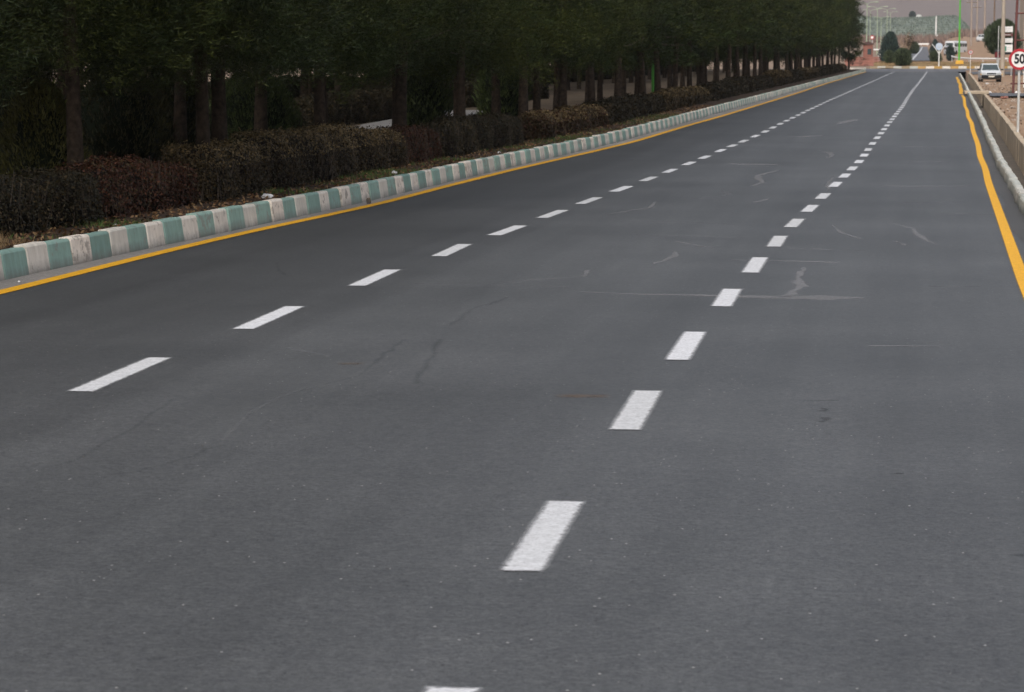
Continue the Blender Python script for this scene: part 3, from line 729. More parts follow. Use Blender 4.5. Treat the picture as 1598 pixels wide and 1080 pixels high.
ORD = ['first', 'second', 'third', 'fourth', 'fifth', 'sixth', 'seventh', 'eighth', 'ninth', 'tenth', 'eleventh', 'twelfth', 'thirteenth', 'fourteenth', 'fifteenth', 'sixteenth', 'seventeenth', 'eighteenth', 'nineteenth', 'twentieth']
rowA = [27.7, 33.2, 39.3, 44.7, 50.1, 57.4]; 
while rowA[-1] < 224: rowA.append(rowA[-1] + random.uniform(4.9, 6.1))
rowA = [16.6, 22.2] + rowA
for i, y in enumerate(rowA):
    x = KL(y) - 2.25 + random.uniform(-.12, .12); e = len(rowA) - 1 - i
    if i < 2: lab = 'front row pine just outside the left edge, only its dark boughs in view' if i == 0 else 'pine at the left edge, its boughs hanging dark over the top left corner'
    elif i < 22: lab = 'front row pine, %s scaly trunk from the left behind the kerbside hedge' % ORD[i - 2]
    else: lab = 'slim front row pine, %s from the roundabout end of the closely packed row' % ORD[e + 2]
    pine(x, y, lab, 'front row of pines along the kerb', near=y < 66)
pine(-8.35, 29.3, 'pine whose thin trunk rises from the hedge line beside the red hedge', near=True, tr=TRK[0])
rowB = [26, 31.5, 36.5]
while rowB[-1] < 226: rowB.append(rowB[-1] + random.uniform(4.8, 6.2))
for i, y in enumerate(rowB):
    x = KL(y) - 3.9 + random.uniform(-.2, .2); e = len(rowB) - 1 - i
    lab = 'second row pine, %s from the left, standing just behind the front row' % ORD[i] if i < 18 else 'slim second row pine, %s from the roundabout end' % ORD[min(19, e)]
    pine(x, y, lab, 'second row of pines', near=y < 50, low=True)
rowC = [38, 44, 50]
while rowC[-1] < 226: rowC.append(rowC[-1] + random.uniform(5, 7))
for i, y in enumerate(rowC):
    pine(-16.4 + random.uniform(-.5, .5), y, 'dark pine standing in the park behind the light path' if i > 19 else 'pine behind the light path in the park, %s from the left' % ORD[i], 'pines behind the park path', low=True)
rowD = [46, 53]
while rowD[-1] < 226: rowD.append(rowD[-1] + random.uniform(5.5, 8))
for i, y in enumerate(rowD):
    pine(-19.6 + random.uniform(-.6, .6), y, 'slim dark pine at the back of the park beside the service road', 'pines beside the service road', low=True)
rowE = [70]
while rowE[-1] < 226: rowE.append(rowE[-1] + random.uniform(7, 10))
for i, y in enumerate(rowE):
    pine(-30.5 + random.uniform(-.8, .8), y, 'dark pine on the tan ground beyond the service road', 'pines beyond the service road', low=True)
pine(KL(231) - 2.0, 231, 'pine at the far end of the row with a tall ragged outline against the hillside', s=.88)
pine(KL(236) - 1.35, 237.5, 'small conical pine, last of the row, standing apart next to the roundabout', crown=SMALL, s=.95)

# conifer shrubs under the trees
def shrub(name, label, loc, w, h, mat, core='shrub_core', n=2600, leaf=.07, shape='round', seed=0, group=None, cat='shrub'):
    rnd = np.random.default_rng(300 + seed); t = thing(name, label, cat, loc, rnd.uniform(0, 6), group)
    def prof(u):
        if shape == 'egg': return (1 - u) ** .45 * min(1, .70 + u * 1.4) * 1.08
        if shape == 'cone': return (1 - u) ** .7 * min(1, .55 + u * 3)
        return math.sqrt(max(0, 1 - (2 * u - .85) ** 2 / 1.33))
    mb = MB(); K = 12; secs = []
    for i in range(9):
        u = i / 8; r = max(.02, prof(u)) * w / 2 * .80
        secs.append([(r * math.cos(6.283 * k / K) * (1 + .1 * math.sin(3 * k + seed)), r * math.sin(6.283 * k / K), u * h * .93) for k in range(K)])
    mb.loft(secs, 0, True); mb.tube([(0, 0, -.15), (0, 0, h * .3)], w * .06, 6, 0); mb.build('stem_mass', core, t)
    u = rnd.random(n) ** .9; a = rnd.uniform(0, 6.283, n)
    lump = 1 + .13 * np.sin(3 * a + 5 * u + seed) + .10 * np.sin(7 * a - 9 * u + 2 * seed)
    lump = lump + .08 * np.sin(17 * a + 23 * u + seed) * (rnd.random(n) > .3)
    r = np.array([prof(q) for q in u]) * w / 2 * lump * rnd.uniform(.78, 1.10, n)
    P = np.stack([r * np.cos(a), r * np.sin(a), u * h * .97], 1); N = np.stack([np.cos(a), np.sin(a), .3 + u], 1)
    V, F = blades(P, N * .6 + np.array([0, 0, .9]) + rnd.normal(size=(n, 3)) * .4, rnd.uniform(.7, 1.4, n) * leaf * 1.7, leaf * .55)
    inst('foliage', np_mesh('foliage', V, F, mat), t)['kind'] = 'stuff'; return t
shrub('conifer_shrub', 'yellow-green conifer shrub behind the first hedge at the left edge', (-9.95, 28.2, ZR(28) + .14), 1.05, 1.45, 'shrub_olive', shape='egg', seed=1, n=8000, leaf=.036)
shrub('conifer_shrub', 'dark conifer shrub at the very left edge, farther back than the yellow-green one', (-11.7, 32.2, ZR(32) + .14), 1.7, 1.95, 'shrub_dull', shape='egg', seed=8, n=7000, leaf=.045)
shrub('conifer_shrub', 'dull brownish conifer shrub between the first trunk and the hedge-line trunk', (-11.25, 35.0, ZR(35) + .14), 1.5, 1.65, 'shrub_dull', seed=2, n=8000, leaf=.042)
shrub('conifer_shrub', 'tall narrow conifer shrub against the right side of the dull brownish one', (-11.0, 36.9, ZR(36) + .14), 1.2, 1.7, 'shrub_dull', seed=3, shape='egg', n=6000, leaf=.05)
shrub('conifer_shrub', 'big dark round conifer shrub behind the tan-topped hedge', (-11.5, 43.6, ZR(43) + .14), 1.45, 1.5, 'shrub_green', seed=4, n=9000, leaf=.04)
shrub('conifer_shrub', 'dark conifer shrub between the trunks right of the squared hedge', (-11.4, 58.6, ZR(58) + .14), 1.2, 1.7, 'shrub_green', seed=5, n=3000, leaf=.07)
shrub('conifer_shrub', 'dark conifer shrub filling the gap behind the brown hedge after the first gap', (-11.2, 68.5, ZR(68) + .14), 1.3, 1.8, 'shrub_green', seed=6, n=3000, leaf=.08)

# bed: grass, leaves, litter
def scatter_bed():
    n = 16000; y = 14 + 60 * RNG.random(n) ** 1.6; k = np.array([KL(q) for q in y]); x = k - .22 - RNG.random(n) * .85
    clump = (np.sin(y * 1.1) + np.sin(y * .37 + 1) + np.sin(y * 2.9)) > .55
    z = np.array([H(a, b) for a, b in zip(x, y)])
    P = np.stack([x, y, z], 1)[clump]; m = len(P)
    V, F = blades(P, np.stack([RNG.normal(size=m) * .5, RNG.normal(size=m) * .5, np.ones(m)], 1), RNG.uniform(.03, .085, m), .012)
    tag(inst('grass', np_mesh('grass', V, F, 'grass')), 'short green grass and weeds between the striped kerb and the hedges', 'grass', kind='stuff')
    n = 7000; y = 14 + 70 * RNG.random(n) ** 1.5; k = np.array([KL(q) for q in y]); x = k - .2 - RNG.random(n) * 1.0
    z = np.array([H(a, b) for a, b in zip(x, y)]) + .012 + .02 * RNG.random(n)
    V, F = leaves(np.stack([x, y, z], 1), np.tile([0, 0, 1.], (n, 1)), RNG.uniform(.03, .07, n), .03)
    tag(inst('fallen_leaves', np_mesh('fallen_leaves', V, F, 'dry_leaf')), 'brown fallen leaves lying on the bed along the hedges', 'leaves', kind='stuff')
    n = 900; y = 18.5 + 3.2 * RNG.random(n); x = np.array([KL(q) for q in y]) - .35 - RNG.random(n) * .4
    V, F = blades(np.stack([x, y, np.full(n, .15)], 1), np.stack([RNG.normal(size=n) * .6, RNG.normal(size=n) * .6, np.ones(n)], 1), RNG.uniform(.06, .2, n), .007)
    tag(inst('dry_grass', np_mesh('dry_grass', V, F, 'straw')), 'pale dry grass tuft at the foot of the first hedge by the kerb', 'grass', kind='stuff')
    n = 1500; y = 58 + 130 * RNG.random(n); x = np.array([WALL(q) for q in y]) + .2 + RNG.random(n) ** 1.4 * 5
    z = np.array([H(a, b) for a, b in zip(x, y)])
    V, F = leaves(np.stack([x, y, z + .02], 1), np.tile([0, 0, 1.], (n, 1)), RNG.uniform(.04, .16, n), .08)
    tag(inst('gravel', np_mesh('gravel', V, F, 'rock')), 'gravel and small stones strewn over the dirt verge beside the drain', 'gravel', kind='stuff')
scatter_bed()
def lump(name, label, cat, loc, size, mat, seed=0, group=None):
    rnd = random.Random(seed); bm = bmesh.new(); bmesh.ops.create_icosphere(bm, subdivisions=2, radius=.5)
    for v in bm.verts:
        k = rnd.uniform(.72, 1.12); v.co = Vector((v.co.x * size[0] * k, v.co.y * size[1] * k, (v.co.z + .38) * size[2] * k))
    me = bpy.data.meshes.new(name); bm.to_mesh(me); bm.free(); me.materials.append(M[mat])
    return tag(inst(name, me, None, loc, rnd.uniform(0, 3)), label, cat, group)
lump('litter', 'white crumpled plastic scrap on the bed in front of the big tan-topped hedge', 'litter', (-7.66, 29.6, ZR(29) + .16), (.16, .10, .07), 'plastic_bag', 1)
lump('litter', 'small white paper scrap on the bed in front of the red hedge', 'litter', (KL(24) - .55, 24.4, ZR(24) + .15), (.07, .06, .035), 'plastic_bag', 2)
lump('litter', 'pale scrap at the far foot of the big tan-topped hedge', 'litter', (KL(36.2) - .45, 36.2, ZR(36) + .16), (.10, .09, .08), 'plastic_bag', 3)
lump('litter', 'white scrap lying beside the squared dark hedge', 'litter', (KL(45) - .5, 45.2, ZR(45) + .16), (.09, .08, .05), 'plastic_bag', 4)
lump('clod', 'dark lump of dirt standing in the gutter beside the yellow line', 'dirt clod', (-6.86, 31.6, .002), (.07, .07, .085), 'channel', 5)
lump('litter', 'tiny white fleck in the gutter near the left end of the yellow line', 'litter', (-7.16, 19.7, .004), (.03, .02, .012), 'plastic_bag', 6)
for i, (x, y, s, m, lb) in enumerate(((3.5, 101, .28, 'rock', 'brown stone on the red dirt just before the driveway'), (3.1, 91, .22, 'rock', 'low brown stone beside the drain wall on the dirt verge'), (3.3, 106.5, .3, 'brick', 'reddish lump of rubble at the near edge of the driveway'),
        (4.35, 121, .3, 'plastic_bag', 'white scrap on the dirt beyond the driveway'), (4.0, 119, .35, 'channel', 'dark clod on the dirt beyond the driveway'), (3.0, 118.5, .3, 'plastic_bag', 'pale scrap beside the slab at the far side of the driveway'), (4.3, 176, .25, 'plastic_bag', 'white scrap in front of the white car'))):
    lump('stone' if m in ('rock', 'brick') else ('clod' if m == 'channel' else 'litter'), lb, 'stone' if m in ('rock', 'brick') else ('dirt clod' if m == 'channel' else 'litter'), (x, y, H(x, y)), (s, s * .8, s * .45), m, 20 + i)

# ------------------------------------------------------------------ roundabout
isl = MB(); rows = []
for i, u in enumerate(np.linspace(0, 1, 10)):
    yy = 250.35 + u * 18; hw = 1 - .25 * abs(u - .4)
    rows.append([(-4.9 * hw + 14.2 * hw * c / 14, yy, ZR(250) + .02 + (.62 * math.sin(min(1, u * 1.5) * math.pi / 2) - .25 * max(0, u - .6)) + .05 * math.sin(c * 1.3 + i)) for c in range(15)])
n = 15; isl.add([p for r in rows for p in r], [(i * n + j, i * n + j + 1, (i + 1) * n + j + 1, (i + 1) * n + j) for i in range(9) for j in range(14)], 0, True)
tag(isl.build('roundabout_island', 'dry_grass', fix=False), kind='structure')
n = 6000; px = RNG.uniform(-4.7, 8.9, n); py = 250.5 + RNG.random(n) * 12
pz = ZR(250) + .02 + .62 * np.sin(np.minimum(1, (py - 250.35) / 18 * 1.5) * np.pi / 2)
V, F = blades(np.stack([px, py, pz - .03], 1), np.stack([RNG.normal(size=n) * .4, RNG.normal(size=n) * .4, np.ones(n)], 1), RNG.uniform(.08, .2, n), .04)
tag(inst('island_grass', np_mesh('island_grass', V, F, 'straw')), 'dry straw-coloured grass covering the roundabout island', 'grass', kind='stuff')
ik = thing('kerb', 'yellow and white striped kerb around the front of the roundabout island', 'kerb')
IKm = {m: kerb_mesh('island_block', .76, m, h=.27, back=.2, batter=.04, seed=90) for m in ('kerb_white', 'kerb_yellow', 'kerb_dull', 'kerb_grey')}
for i in range(19):
    x = -4.7 + .77 * i
    yb = 250.2 + .016 * (x - 2) ** 2
    o = inst('kerb_block', IKm[('kerb_yellow' if (i % 2 == 0) else 'kerb_white') if i > 5 else ('kerb_dull' if i % 2 == 0 else 'kerb_grey')], ik, (x, yb, ZR(250) - .02), -math.pi / 2 + math.atan(.032 * (x - 2)))
ck = thing('kerb', 'short white kerb corner where the striped kerb turns left at the roundabout', 'kerb')
for i in range(7):
    a = i * .22; inst('kerb_block', IKm['kerb_white'], ck, (KL(243) - 1.6 + 1.6 * math.cos(a) , 243.2 + 1.6 * math.sin(a) * 1.4, ZR(244) + .0), a)
B = lambda *a, **k: shrub('bush', *a, cat='bush', **k)
B('round clipped green bush at the front of the island, nearest the road', (-1.94, 254, 1.58), 1.65, 1.68, 'bush_dark', n=2600, leaf=.10, seed=11)
B('smaller round bush to the left of the front clipped bush on the island', (-3.3, 258, 1.85), .9, 1.2, 'bush_dark', n=1500, leaf=.10, seed=12)
B('large dark blue-green shrub at the left of the island, tallest of its bushes', (-3.3, 266, 1.75), 2.05, 3.2, 'bush_blue', n=4600, leaf=.15, seed=13, shape='egg')
B('dark bush beside the far road, left of its white line', (-1.7, 480, H(-1.7, 480)), 1.75, 2.2, 'bush_dark', n=1500, leaf=.18, seed=14)
B('olive bush at the foot of the pale blue round sign', (1.45, 300, H(1.45, 300)), 1.25, 1.35, 'bush_dark', n=1500, leaf=.12, seed=15)
B('dark conical bush behind the pale blue round sign', (2.2, 480, H(2.2, 480)), 2.1, 2.6, 'bush_blue', n=1500, leaf=.2, shape='cone', seed=16)
B('dark leafy bush just right of the pale blue round sign', (3.4, 330, H(3.4, 330)), .9, 1.9, 'bush_blue', n=1200, leaf=.14, seed=17)
# bare shrub
bs = thing('bare_shrub', 'leafless pale-branched shrub between the dark shrub and the clipped bush on the island', 'shrub', (-1.85, 262, 1.85)); mb = MB(); rb = random.Random(5)
for k in range(16):
    a = rb.uniform(0, 6.28); sp = rb.uniform(.2, .95); hh = rb.uniform(1.9, 3.2)
    p1 = Vector((math.cos(a) * sp * .3, math.sin(a) * sp * .3, hh * .4)); p2 = Vector((math.cos(a) * sp, math.sin(a) * sp, hh))
    mb.tube([(0, 0, -.1), p1, p2], [.05, .04, .012], 5)
    for q in range(3):
        t = rb.uniform(.3, .9); b = p1.lerp(p2, t); mb.tube([b, b + Vector((rb.uniform(-.35, .35), rb.uniform(-.3, .3), rb.uniform(.2, .5)))], [.02, .007], 4)
mb.build('branches', simple('pale_bark', (.36, .27, .20), (.28, .21, .155), 6, .9, .1), bs)
n = 500; P = RNG.normal(size=(n, 3)) * np.array([.28, .25, .38]) + np.array([.5, 0, 2.2])
V, F = leaves(P, RNG.normal(size=(n, 3)), .12, .07); inst('dry_foliage', np_mesh('dry_foliage', V, F, 'hedge_brown'), bs)

def lamp_post(label, x, y, h, mat, r=.09, base=None, arm=True, group=None, lamp=1):
    t = thing('lamp_post', label, 'lamp post', (x, y, H(x, y) - .05 if base is None else base), 0, group)
    MB().tube([(0, 0, 0), (0, 0, h * .5), (0, 0, h)], [r, r * .8, r * .55], 10).build('post', mat, t)
    for s in ((1, -1) if arm else (1,)):
        MB().tube([(0, 0, h - .05), (s * .5, 0, h + .25), (s * 1.3, 0, h + .35)], [.05, .04, .04], 6).build('arm', mat, t)
        MB().box((s * 1.55, 0, h + .33), (.6, .25, .14), taper=.8, bev=.03).build('lamp_head', mat if mat == 'hazed_green' else 'white', t)
    return t
lamp_post('bright green lamp post standing on the island in a yellow block', 3.50, 256, 11, 'green_pole', .095, base=2.0)
MB().box((3.55, 255.9, 1.92), (.78, .7, .36), taper=.92, bev=.03).build('pole_base', 'yellow_block')
tag(bpy.data.objects['pole_base'], 'yellow painted block at the foot of the bright green lamp post', 'block')
lamp_post('green lamp post among the trunks, left one of two', -12.2, 88, 8, 'green_pole', .06)
lamp_post('green lamp post among the trunks, right one of two', -9.9, 95.5, 8, 'green_pole', .06)
for i, (x, y, h, lb) in enumerate(((-9.0, 420, 8.4, 'pale green lamp post by the tip of the last pine, leftmost of the far ones'), (-8.2, 470, 8.3, 'pale green lamp post, second from the left of the far ones'), (-9.6, 600, 7.6, 'short looking pale green lamp post low in the far group'),
        (-7.7, 560, 9, 'pale green lamp post, tall one in the middle of the far group'), (-8.5, 680, 9.6, 'pale green lamp post, rightmost of the far group'), (-12.5, 620, 9.5, 'pale green lamp post behind the tip of the last pine'))):
    lamp_post(lb, x, y, h, 'hazed_green', .11, group='far green lamp posts on the hillside road')

# pale blue round sign with V arms
t = thing('road_sign', 'pale blue round sign on a white forked post at the front of the island', 'road sign', (1.53, 251.4, 1.30))
MB().tube([(0, 0, 0), (0, 0, 1.75)], .06, 8).build('post', 'white', t)
MB().disc((0, -.06, 2.13), .34, .03).build('disc', 'disc_blue', t)
for zz in (2.22, 2.12, 2.03): MB().box((0, -.085, zz), (.34, .012, .035)).build('lettering', 'steel', t)
MB().tube([(0, 0.02, 1.4), (-.35, 0.02, 1.95), (-.68, 0.02, 2.36)], .035, 6).tube([(0, 0.02, 1.4), (.35, 0.02, 1.95), (.66, 0.02, 2.38)], .035, 6).build('fork', 'white', t)

# speed limit sign, 50
def text_mesh(s, size, off=.02):
    cu = bpy.data.curves.new('number', 'FONT'); cu.body = s; cu.size = size; cu.extrude = .002; cu.offset = off; cu.align_x = 'CENTER'; cu.align_y = 'CENTER'
    o = bpy.data.objects.new('number', cu); link(o); dg = bpy.context.evaluated_depsgraph_get()
    me = bpy.data.meshes.new_from_object(o.evaluated_get(dg)); bpy.data.objects.remove(o); me.materials.clear(); me.materials.append(M['black']); return me
def limit_sign(label, x, y, zc, r, base, post_r, txt='50'):
    t = thing('speed_sign', label, 'road sign', (x, y, base)); h = zc - base
    MB().tube([(0, 0, 0), (0, 0, h + r * .8)], post_r, 10).build('post', 'steel' if r < .3 and y < 100 else 'white', t)
    MB().disc((0, -.045, h), r * .985, .012, 40).build('face', 'sign_white', t)
    MB().disc((0, -.052, h), r, .012, 40, r_in=r * .76).build('ring', 'sign_red', t)
    o = inst('number', text_mesh(txt, r * 1.22, r * .045), t, (0, -.056, h)); o.rotation_euler = (R(90), 0, 0); o.scale = (.82, 1, 1)
    return t
limit_sign('red ringed 50 speed limit sign on a grey post, cut by the right edge', 2.27, 62.5, 1.862, .25, -.05, .031)
limit_sign('small red ringed sign on a thin white post beside the far end of the drain', 3.86, 215, 2.72, .19, .6, .025)
t = thing('road_sign', 'small red and white round sign in front of the last pine', 'road sign', (-5.8, 300, H(-5.8, 300)))
MB().tube([(0, 0, 0), (0, 0, 3.0)], .04, 6).build('post', 'steel', t); MB().disc((0, -.05, 2.95), .24, .02, r_in=.15).build('ring', 'sign_red', t); MB().disc((0, -.045, 2.95), .16, .015).build('face', 'sign_white', t)

# ------------------------------------------------------------------ left of the island: kiosk, brick wall, canopy
t = thing('kiosk', 'small brick red kiosk with a dark sloping roof beyond the end of the pines', 'kiosk', (-5.75, 276, 1.7))
MB().box((0, 0, 1.1), (1.0, 1.0, 2.0)).build('wall', 'brick', t)
MB().loft([[(-.62, -.6, 2.1), (.62, -.6, 2.1), (.62, -.6, 2.2), (.0, -.6, 2.45), (-.62, -.6, 2.2)], [(-.62, .6, 2.1), (.62, .6, 2.1), (.62, .6, 2.2), (.0, .6, 2.45), (-.62, .6, 2.2)]]).build('roof', 'roof_dark', t)
MB().box((.15, -.51, 1.35), (.4, .03, .6)).build('window', 'glass', t)
t = thing('brick_wall', 'low pinkish brick wall between the pines and the island bushes', 'wall', (-6.1, 271, 1.55))
for c in range(8):
    for r_ in range(5):
        o = MB().box((-1.75 + .5 * c + (.12 if r_ % 2 else 0), 0, .1 + .19 * r_), (.485, .24, .175), bev=.012).build('brick', 'brick', t)
t = thing('canopy', 'white flat-topped shelter on one thick post beside the kiosk', 'shelter', (-4.6, 274, 1.7))
MB().box((0, 0, 1.55), (1.05, 1.0, .16), bev=.03).build('roof', 'white', t); MB().tube([(.1, 0, 0), (.1, 0, 1.5)], .16, 10).build('post', 'white', t)

# ------------------------------------------------------------------ beyond the island
fr = tag(strip('far_road', lambda y: -1.9 - (y - 330) * .0030, lambda y: .95 + (y - 330) * .0008, list(range(322, 760, 20)), .06, 'asphalt_pale', cols=3, zf=lambda x, y: H(x, y) + .03), kind='structure')
bpy.data.objects['far_road'].data.materials[0] = M['asphalt_far']
marking('centre_line', [(-1.35, 330), (-1.0, 450), (-.55, 600), (-.2, 740)], .35, 'white_paint', .14, parent=fr, ends=False)
t = thing('guard_rail', 'low white barrier crossing the end of the far road', 'barrier', (-.6, 765, H(0, 765)))
MB().box((0, 0, .55), (4.6, .2, .45), bev=.04).build('rail', 'white', t)
for s in (-1.8, 0, 1.8): MB().box((s, .12, .2), (.16, .1, .8)).build('post', 'steel', t)
t = thing('guard_rail', 'curving white rail right of the green lamp post', 'barrier')
pts = [(3.75, 345), (3.5, 318), (3.9, 300), (5.0, 288), (6.4, 282), (8.9, 279)]
MB().tube([(x, y, H(x, y) + .62) for x, y in pts], .09, 6).build('rail', 'white', t)
for x, y in pts: MB().tube([(x, y, H(x, y) - .1), (x, y, H(x, y) + .6)], .05, 6).build('post', 'steel', t)

# hill with planted green slope
def hillz(x, y):
    r = sstep(y, 930, 1290) * (1 - .6 * sstep(y, 1300, 1500)); e = 1 - sstep(x, 15, 26); l = 1 - .25 * sstep(-x, 40, 160)
    return ZR(y) - 1.5 + (9.2 + .35 * math.sin(x * .12) + .5 * math.sin(x * .045) - .03 * max(-60, min(0, x))) * r * e * l
mb = MB(); xs = np.linspace(-220, 30, 60); ys = np.linspace(920, 1500, 26); n = len(xs)
mb.add([(x, y, hillz(x, y)) for y in ys for x in xs], [(i * n + j, i * n + j + 1, (i + 1) * n + j + 1, (i + 1) * n + j) for i in range(len(ys) - 1) for j in range(n - 1)], 0, True)
tag(mb.build('hill', 'hill_green', fix=False), kind='structure')
n = 2600; hx = RNG.uniform(-45, 22, n); hy = RNG.uniform(980, 1300, n)
hy = 980 + np.floor((hy - 980) / 22) * 22 + RNG.normal(size=n) * 3
P = np.array([(a, b, hillz(a, b)) for a, b in zip(hx, hy)])
V, F = blades(np.repeat(P, 3, 0) + RNG.normal(size=(3 * n, 3)) * np.array([.3, .3, 0]), np.tile([0, 0, 1.], (3 * n, 1)) + RNG.normal(size=(3 * n, 3)) * .3, RNG.uniform(.4, 1.1, 3 * n), .5)
tag(inst('hillside_trees', np_mesh('hillside_trees', V, F, 'hill_tree')), 'rows of small young trees planted over the distant green hillside', 'trees', kind='stuff')
shrub('ridge_tree', 'dark round tree alone on the ridge of the distant green hill', (-5.5, 1290, hillz(-5.5, 1290) - .3), 3.0, 3.4, 'bush_blue', n=900, leaf=.35, seed=41, cat='tree')
t = thing('hut', 'small white hut on the ridge right of the dark round tree', 'hut', (-2.4, 1292, hillz(-2.4, 1292) - .2))
MB().box((0, 0, .7), (2.6, 2, 1.4)).build('wall', 'white', t); MB().loft([[(-1.5, -1.1, 1.4), (1.5, -1.1, 1.4), (0, -1.1, 2)], [(-1.5, 1.1, 1.4), (1.5, 1.1, 1.4), (0, 1.1, 2)]]).build('roof', 'steel', t)
t = thing('pillar', 'slim white pillar standing at the foot of the distant green hill', 'pillar', (4.3, 900, H(4.3, 900)))
MB().tube([(0, 0, -.3), (0, 0, 6.5), (0, 0, 8.2)], [.3, .24, .2], 8).build('shaft', 'white', t); MB().tube([(.5, 0, -.3), (.5, 0, 1.8)], .2, 8).build('base', 'white', t)

n = 2200; sx = RNG.uniform(-34, 24, n); sy = RNG.uniform(775, 930, n)
P = np.array([(a, b, H(a, b) - .2) for a, b in zip(sx, sy)]) ; P = P[(np.sin(sx * .55) + np.sin(sx * .21 + sy * .05) > -.5)]
m = len(P) * 4; V, F = blades(np.repeat(P, 4, 0) + RNG.normal(size=(m, 3)) * np.array([.6, .6, 0]), np.tile([0, 0, 1.], (m, 1)) + RNG.normal(size=(m, 3)) * .35, RNG.uniform(.8, 3.0, m), .35)
tag(inst('bare_scrub', np_mesh('bare_scrub', V, F, 'scrub')), 'reddish brown leafless scrub below the distant green hill', 'scrub', kind='stuff')
def power_pole(label, x, y, h, arms, mat='far_pole', r=.2, group=None):
    t = thing('power_pole', label, 'power pole', (x, y, H(x, y) - .2), 0, group)
    MB().tube([(0, 0, 0), (0, 0, h)], [r, r * .6], 8).build('pole', mat, t)
    for z, hw in arms:
        MB().box((0, -.15, z), (hw * 2, .14, .16)).build('crossarm', 'wood', t)
        for s in (-.85, 0, .85): MB().tube([(hw * s, -.15, z + .08), (hw * s, -.15, z + .38)], [.06, .04], 6).build('insulator', 'steel', t)
    return t
power_pole('far concrete power pole with crossarms, left of a close pair above the buses', 10.8, 600, 16, ((9.4, 1.2), (13.3, 1.6)), r=.24)
power_pole('far concrete power pole with crossarms, right of a close pair above the buses', 12.3, 610, 15, ((8.0, 1.0), (10.3, .9), (13.6, 1.9)), r=.26)
power_pole('far thick concrete pole without crossarms just right of the crossarm pair', 12.9, 560, 11, (), r=.3)
power_pole('far tan concrete pole with one low crossarm, left of the crossarm pair', 9.4, 520, 12.5, ((11.6, 1.3),), r=.2)
power_pole('slender brown power pole left of the big round tree', 13.3, 500, 16, ((14, 1.2),), 'wood', .16)
power_pole('thick tan concrete power pole in front of the big round tree', 6.45, 215, 9.5, ((7.6, .9),), 'concrete_pole', .20)
# bus
def bus(label, x, y, rz, s=1.0):
    t = thing('bus', label, 'bus', (x, y, H(x, y) + .02), rz); t.scale = (s, s, s)
    secs = []
    for yy, k in ((-3.6, .90), (-3.4, 1), (3.3, 1), (3.5, .94)):
        secs.append([(-1.1 * k, yy, .45), (1.1 * k, yy, .45), (1.12 * k, yy, 1.4), (1.05 * k, yy, 2.6), (.85 * k, yy, 2.85), (-.85 * k, yy, 2.85), (-1.05 * k, yy, 2.6), (-1.12 * k, yy, 1.4)])
    MB().loft(secs).build('body', 'carbody', t)
    MB().box((0, -3.62, 1.95), (1.75, .06, .95)).build('windscreen', 'glass', t)
    for s_ in (-1, 1):
        for k in range(5): MB().box((s_ * 1.085, -2.5 + 1.3 * k, 2.0), (.05, 1.1, .7)).build('window', 'glass', t)
        MB().box((s_ * .75, -3.63, .95), (.35, .06, .22)).build('headlight', 'lamp_glass', t)
        for yy in (-2.3, 2.2):
            MB().tube([(s_ * .85, yy, .45), (s_ * 1.12, yy, .45)], .45, 16).build('wheel', 'rubber', t)
        MB().box((s_ * 1.3, -3.6, 1.9), (.2, .12, .4)).build('mirror', 'plastic', t)
    MB().box((0, -3.62, .6), (2.1, .1, .3), bev=.03).build('bumper', 'plastic', t)
bus('white bus parked beyond the island behind the green lamp post', 5.6, 450, R(-24), .80)
bus('white minibus with a dark front window to the left of the white bus', 4.35, 438, R(8), .58)

# right side beyond the dirt
shrub('round_tree', 'big dark round evergreen tree behind the tan concrete pole', (6.9, 231, 2.62), 2.65, 2.95, 'bush_dark', n=7500, leaf=.16, seed=51, cat='tree')
MB().tube([(0, 0, -1.9), (0, 0, .8)], .13, 8).build('trunk', 'bark', [o for o in sc.objects if o.name.startswith('round_tree')][0])
t = thing('direction_sign', 'stacked white sign panels with brown strip and green logo beside the tan pole', 'sign', (6.74, 218.5, .75))
for sx in (-.55, .55): MB().tube([(sx, .06, 0), (sx, .06, 4.15)], .035, 6).build('post', 'steel', t)
for zc, hh, mt in ((3.87, .46, 'sign_white'), (3.42, .24, 'rust'), (2.95, .36, 'sign_white'), (2.30, .62, 'sign_white')):
    p = MB().box((.12, 0, zc), (.98, .05, hh), bev=.008).build('panel', mt, t)
    if hh > .3:
        for q in range(2): MB().box((.18, -.03, zc + .07 - .14 * q), (.62 - .2 * q, .012, .03)).build('lettering', 'steel', p)
    else: MB().box((.1, -.03, zc), (.7, .012, .05)).build('lettering', 'steel', p)
MB().box((-.1, -.034, 2.28), (.42, .014, .40)).build('logo', simple('logo_green', (.03, .25, .17), (.025, .22, .15), 3, .5, .3), t)
MB().box((.22, -.03, 1.86), (1.5, .08, .14)).build('beam', 'black', t)
t = thing('post_box', 'dark maroon box on a short grey post under the big round tree', 'box', (6.28, 222, .85))
MB().tube([(0, 0, 0), (0, 0, 1.5)], .12, 8).build('post', 'steel', t); MB().box((0, 0, 1.68), (.56, .45, .52), bev=.06).build('box', 'maroon', t); MB().box((0, 0, 2.03), (.62, .5, .14), taper=.7).build('lid', 'black', t)
t = thing('building', 'plain beige rendered building behind the pipe frame at the right edge', 'building', (14.5, 236, 1.0))
MB().box((0, 0, 4.3), (11.6, 10, 8.6)).build('wall', 'beige', t); MB().box((0, 0, 8.75), (12.0, 10.4, .28)).build('roof', 'concrete', t)
for k in range(4): MB().box((-4.2 + 2.8 * k, -5.02, 5.6), (1.2, .06, 1.4)).build('window', 'glass', t)
MB().box((-5.55, -5.06, 4.2), (.3, .12, 8.4)).build('corner_pier', 'concrete_pole', t)
